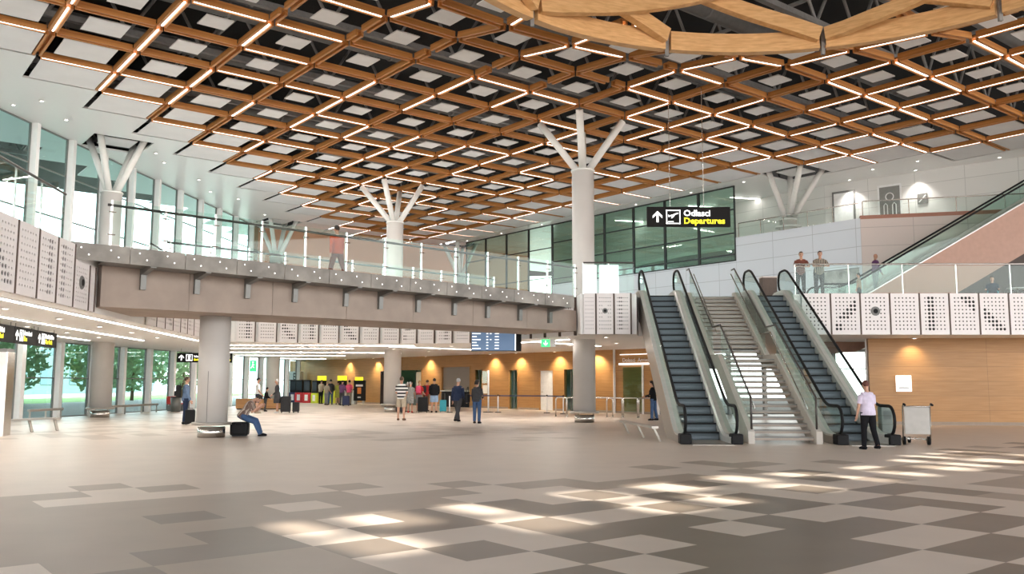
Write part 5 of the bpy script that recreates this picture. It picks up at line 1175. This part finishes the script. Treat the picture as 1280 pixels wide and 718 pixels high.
person('person sitting at a cafe table behind the balustrade in the dark bay', (20.6, 37.2), 150, 1.72, 6, ((82,84,.05),(82,84,.05)), ((30,8,60),(30,8,60)), 4, 0, ('navyc','long'), ('dgrey','trousers'), ('short','dark'), 'black', V2, sit=.52, z=L1)
def cafe_chair(x, y, rot, label):
    t = thing('cafe_chair', label, 'chair', (x, y, L1), rot, None); rbox(MB(), -.22, .22, -.22, .22, .30, .335, .015).build('seat', [M['white_plastic']], t); rbox(MB(), -.22, .22, -.34, -.305, .36, .76, .015).build('backrest', [M['teal']], t)
    for u in (-1, 1):
        for v in (-1, 1): MB().tube((u*.19, v*.19, 0), (u*.19, v*.19 - (.06 if v < 0 else 0), .305), .015, 8).build('leg', [M['chrome']], t)
cafe_chair(20.62, 37.22, R(150), 'cafe chair under the seated person in the dark bay'); cafe_chair(22.0, 36.6, R(40), 'empty teal-backed cafe chair at the far side of the table')
t = thing('cafe_table', 'round cafe table in the dark bay behind the balustrade', 'table', (21.2, 36.4, L1)); MB().tube((0,0,.70), (0,0,.73), .4, 24).build('table_top', [M['white_plastic']], t, True); MB().tube((0,0,.02), (0,0,.70), .035, 10).build('stem', [M['chrome']], t, True); MB().tube((0,0,0), (0,0,.02), .24, 20).build('base', [M['chrome']], t, True)

# ------------------------------------------------------------------ outside the glass wall
gq = [gpt(-60, .006, -.35), gpt(90, .006, -.35), gpt(90, .006, -90), gpt(-60, .006, -90)]
struct(MB().add([tuple(v) for v in gq], [(0,1,2,3)]).build('ground_outside', [M['paving']]), 'pale paving outside the glass wall')
struct(MB().add([tuple(gpt(a, .012, o)) for a, o in ((-50,-16), (80,-16), (80,-28), (-50,-28))], [(0,1,2,3)]).build('lawn_outside', [M['grass']]), 'strip of lawn beyond the forecourt')
struct(MB().add([(4,46.6,.006), (30,46.6,.006), (30,90,.006), (4,90,.006)], [(0,1,2,3)]).build('ground_rear', [M['paving']]))
def tree(x, y, h, r, label, seed):
    t = thing('tree', label, 'tree', (x, y, 0), 0, 'trees beyond the glass wall'); q = random.Random(seed)
    MB().path([(0,0,0), (.05,.02,h*.35), (.1,-.05,h*.6)], [.16, .12, .07], 8).build('trunk', [M['bark']], t, True)
    m = MB()
    for k in range(1100):
        v = Vector((q.gauss(0,1), q.gauss(0,1), q.gauss(0,1))).normalized()*r*(q.random()**.4); c = Vector((v.x, v.y, h*.58 + v.z*.95)); s = q.uniform(.16, .32)
        a = Vector((q.uniform(-1,1), q.uniform(-1,1), q.uniform(-1,1))).normalized()*s; b = a.orthogonal().normalized()*s*.6; m.add([c-a, c+b, c+a, c-b], [(0,1,2,3)])
    m.build('crown', [M['leaf']], t)
for k, (tt, of, h, r) in enumerate(((-3,-16,5.6,2.6), (2.0,-18,5.2,2.5), (7,-15,5.4,2.6), (12,-18,5.8,2.7), (17,-15,5.4,2.6), (23,-17,5.8,2.7), (-9,-18,5.8,2.7), (29,-14,5.6,2.6), (36,-15,5.6,2.6), (43,-14,5.8,2.7), (-15,-17,5.8,2.7))):
    p = gpt(tt, 0, of); tree(p.x, p.y, h, r, 'leafy green tree outside the glass wall, ' + ORD[k] + ' along the lawn', k)
def car(t_, off, rot, m, label):
    p = gpt(t_, .01, off); t = thing('parked_car', label, 'car', p, GA + rot)
    pro = [(-2.1,.35), (-2.12,.75), (-1.6,.92), (-1.0,1.42), (.7,1.45), (1.35,.98), (2.0,.85), (2.12,.55), (2.05,.33)]
    MB().prism(pro, -.82, .82, axis='y').build('body', [m], t)
    MB().prism([(-1.42,.95), (-.93,1.36), (.64,1.38), (1.12,.98)], -.835, .835, axis='y').build('window_glass', [M['car_glass']], t)
    for x in (-1.3, 1.3):
        for y in (-.72, .72): MB().path([(x, y-.1, .32), (x, y+.1, .32)], [.32, .32], 18).build('wheel', [M['rubber']], t)
car(1.5, -9, 0.05, M['car_white'], 'white parked car outside the second window bay'); car(7.5, -9.5, .05, M['car_white'], 'white parked car farther along outside the glass wall'); car(-4.5, -8.5, .03, M['car_blue'], 'blue parked car outside beyond the white totem')
p = gpt(-2.2, .01, -2.6); person('pedestrian in light blue walking outside the glass wall', (p.x, p.y), 160, 1.74, 2, WALK, ((10,8,14),(-10,8,14)), 4, 0, ('ltblue','short'), ('dgrey','trousers'), ('short','dark'), 'black', .016)
p = gpt(.6, .01, -2.0); person('pedestrian in black and red outside the glass wall behind the first tree column', (p.x, p.y), 150, 1.72, 2, WALK, ((10,8,14),(-10,8,14)), 4, 0, ('red','short'), ('black','trousers'), ('short','dark'), 'black', .016)

# long pale building across the forecourt
bq = gpt(-55, 0, -44); t = thing('office_building', 'long pale green building across the forecourt beyond the trees', 'building', bq, GA)
MB().box(0, 150, 0, 12, 0, 8.5).build('walls', [M['building']], t); MB().box(-.5, 150.5, -.6, 12.5, 8.5, 8.9).build('roof', [M['facade_pale']], t)
for k in range(25):
    for z in (1.2, 4.9): MB().box(2 + 6*k, 6.2 + 6*k, -.08, 0, z, z+2.2).build('window', [M['building_glass']], t)
# ------------------------------------------------------------------ light, sky, camera
sun = bpy.data.lights.new('sun', 'SUN'); sun.energy = 7.0; sun.angle = R(1.1); sun.color = (1, .93, .82)
so = link('sun', sun, None, (10, -10, 30)); so.rotation_euler = Vector((-.386, .514, -.766)).to_track_quat('-Z', 'Y').to_euler()
w = bpy.data.worlds.new('World'); bpy.context.scene.world = w; w.use_nodes = True; N = w.node_tree.nodes; L = w.node_tree.links
bg = N['Background']; tc = N.new('ShaderNodeTexCoord'); sx = N.new('ShaderNodeSeparateXYZ'); L.new(tc.outputs['Generated'], sx.inputs[0])
cr = N.new('ShaderNodeValToRGB'); L.new(sx.outputs[2], cr.inputs[0]); cr.color_ramp.elements[0].position = 0; cr.color_ramp.elements[0].color = (1, .98, .95, 1); cr.color_ramp.elements[1].position = .7; cr.color_ramp.elements[1].color = (.80, .89, 1, 1)
L.new(cr.outputs[0], bg.inputs['Color']); bg.inputs['Strength'].default_value = 4.2
cam = bpy.data.cameras.new('camera'); cam.sensor_width = 36; cam.sensor_fit = 'HORIZONTAL'; cam.lens = 1091/1280*36; cam.clip_end = 400; cam.clip_start = .1
co = link('camera', cam, None, (0, 0, CAM_H)); co.rotation_euler = (Matrix.Rotation(R(90+6.24), 4, 'X') @ Matrix.Rotation(R(.13), 4, 'Z')).to_euler()
sc = bpy.context.scene; sc.camera = co
sc.view_settings.view_transform = 'Standard'; sc.view_settings.look = 'None'; sc.view_settings.gamma = 1; sc.view_settings.use_curve_mapping = False
sc.view_settings.exposure = .5
sc.cycles.max_bounces = 7; sc.cycles.diffuse_bounces = 4; sc.cycles.glossy_bounces = 3; sc.cycles.transparent_max_bounces = 20; sc.cycles.use_denoising = True
sc.cycles.caustics_reflective = False; sc.cycles.caustics_refractive = False; sc.cycles.sample_clamp_indirect = 6
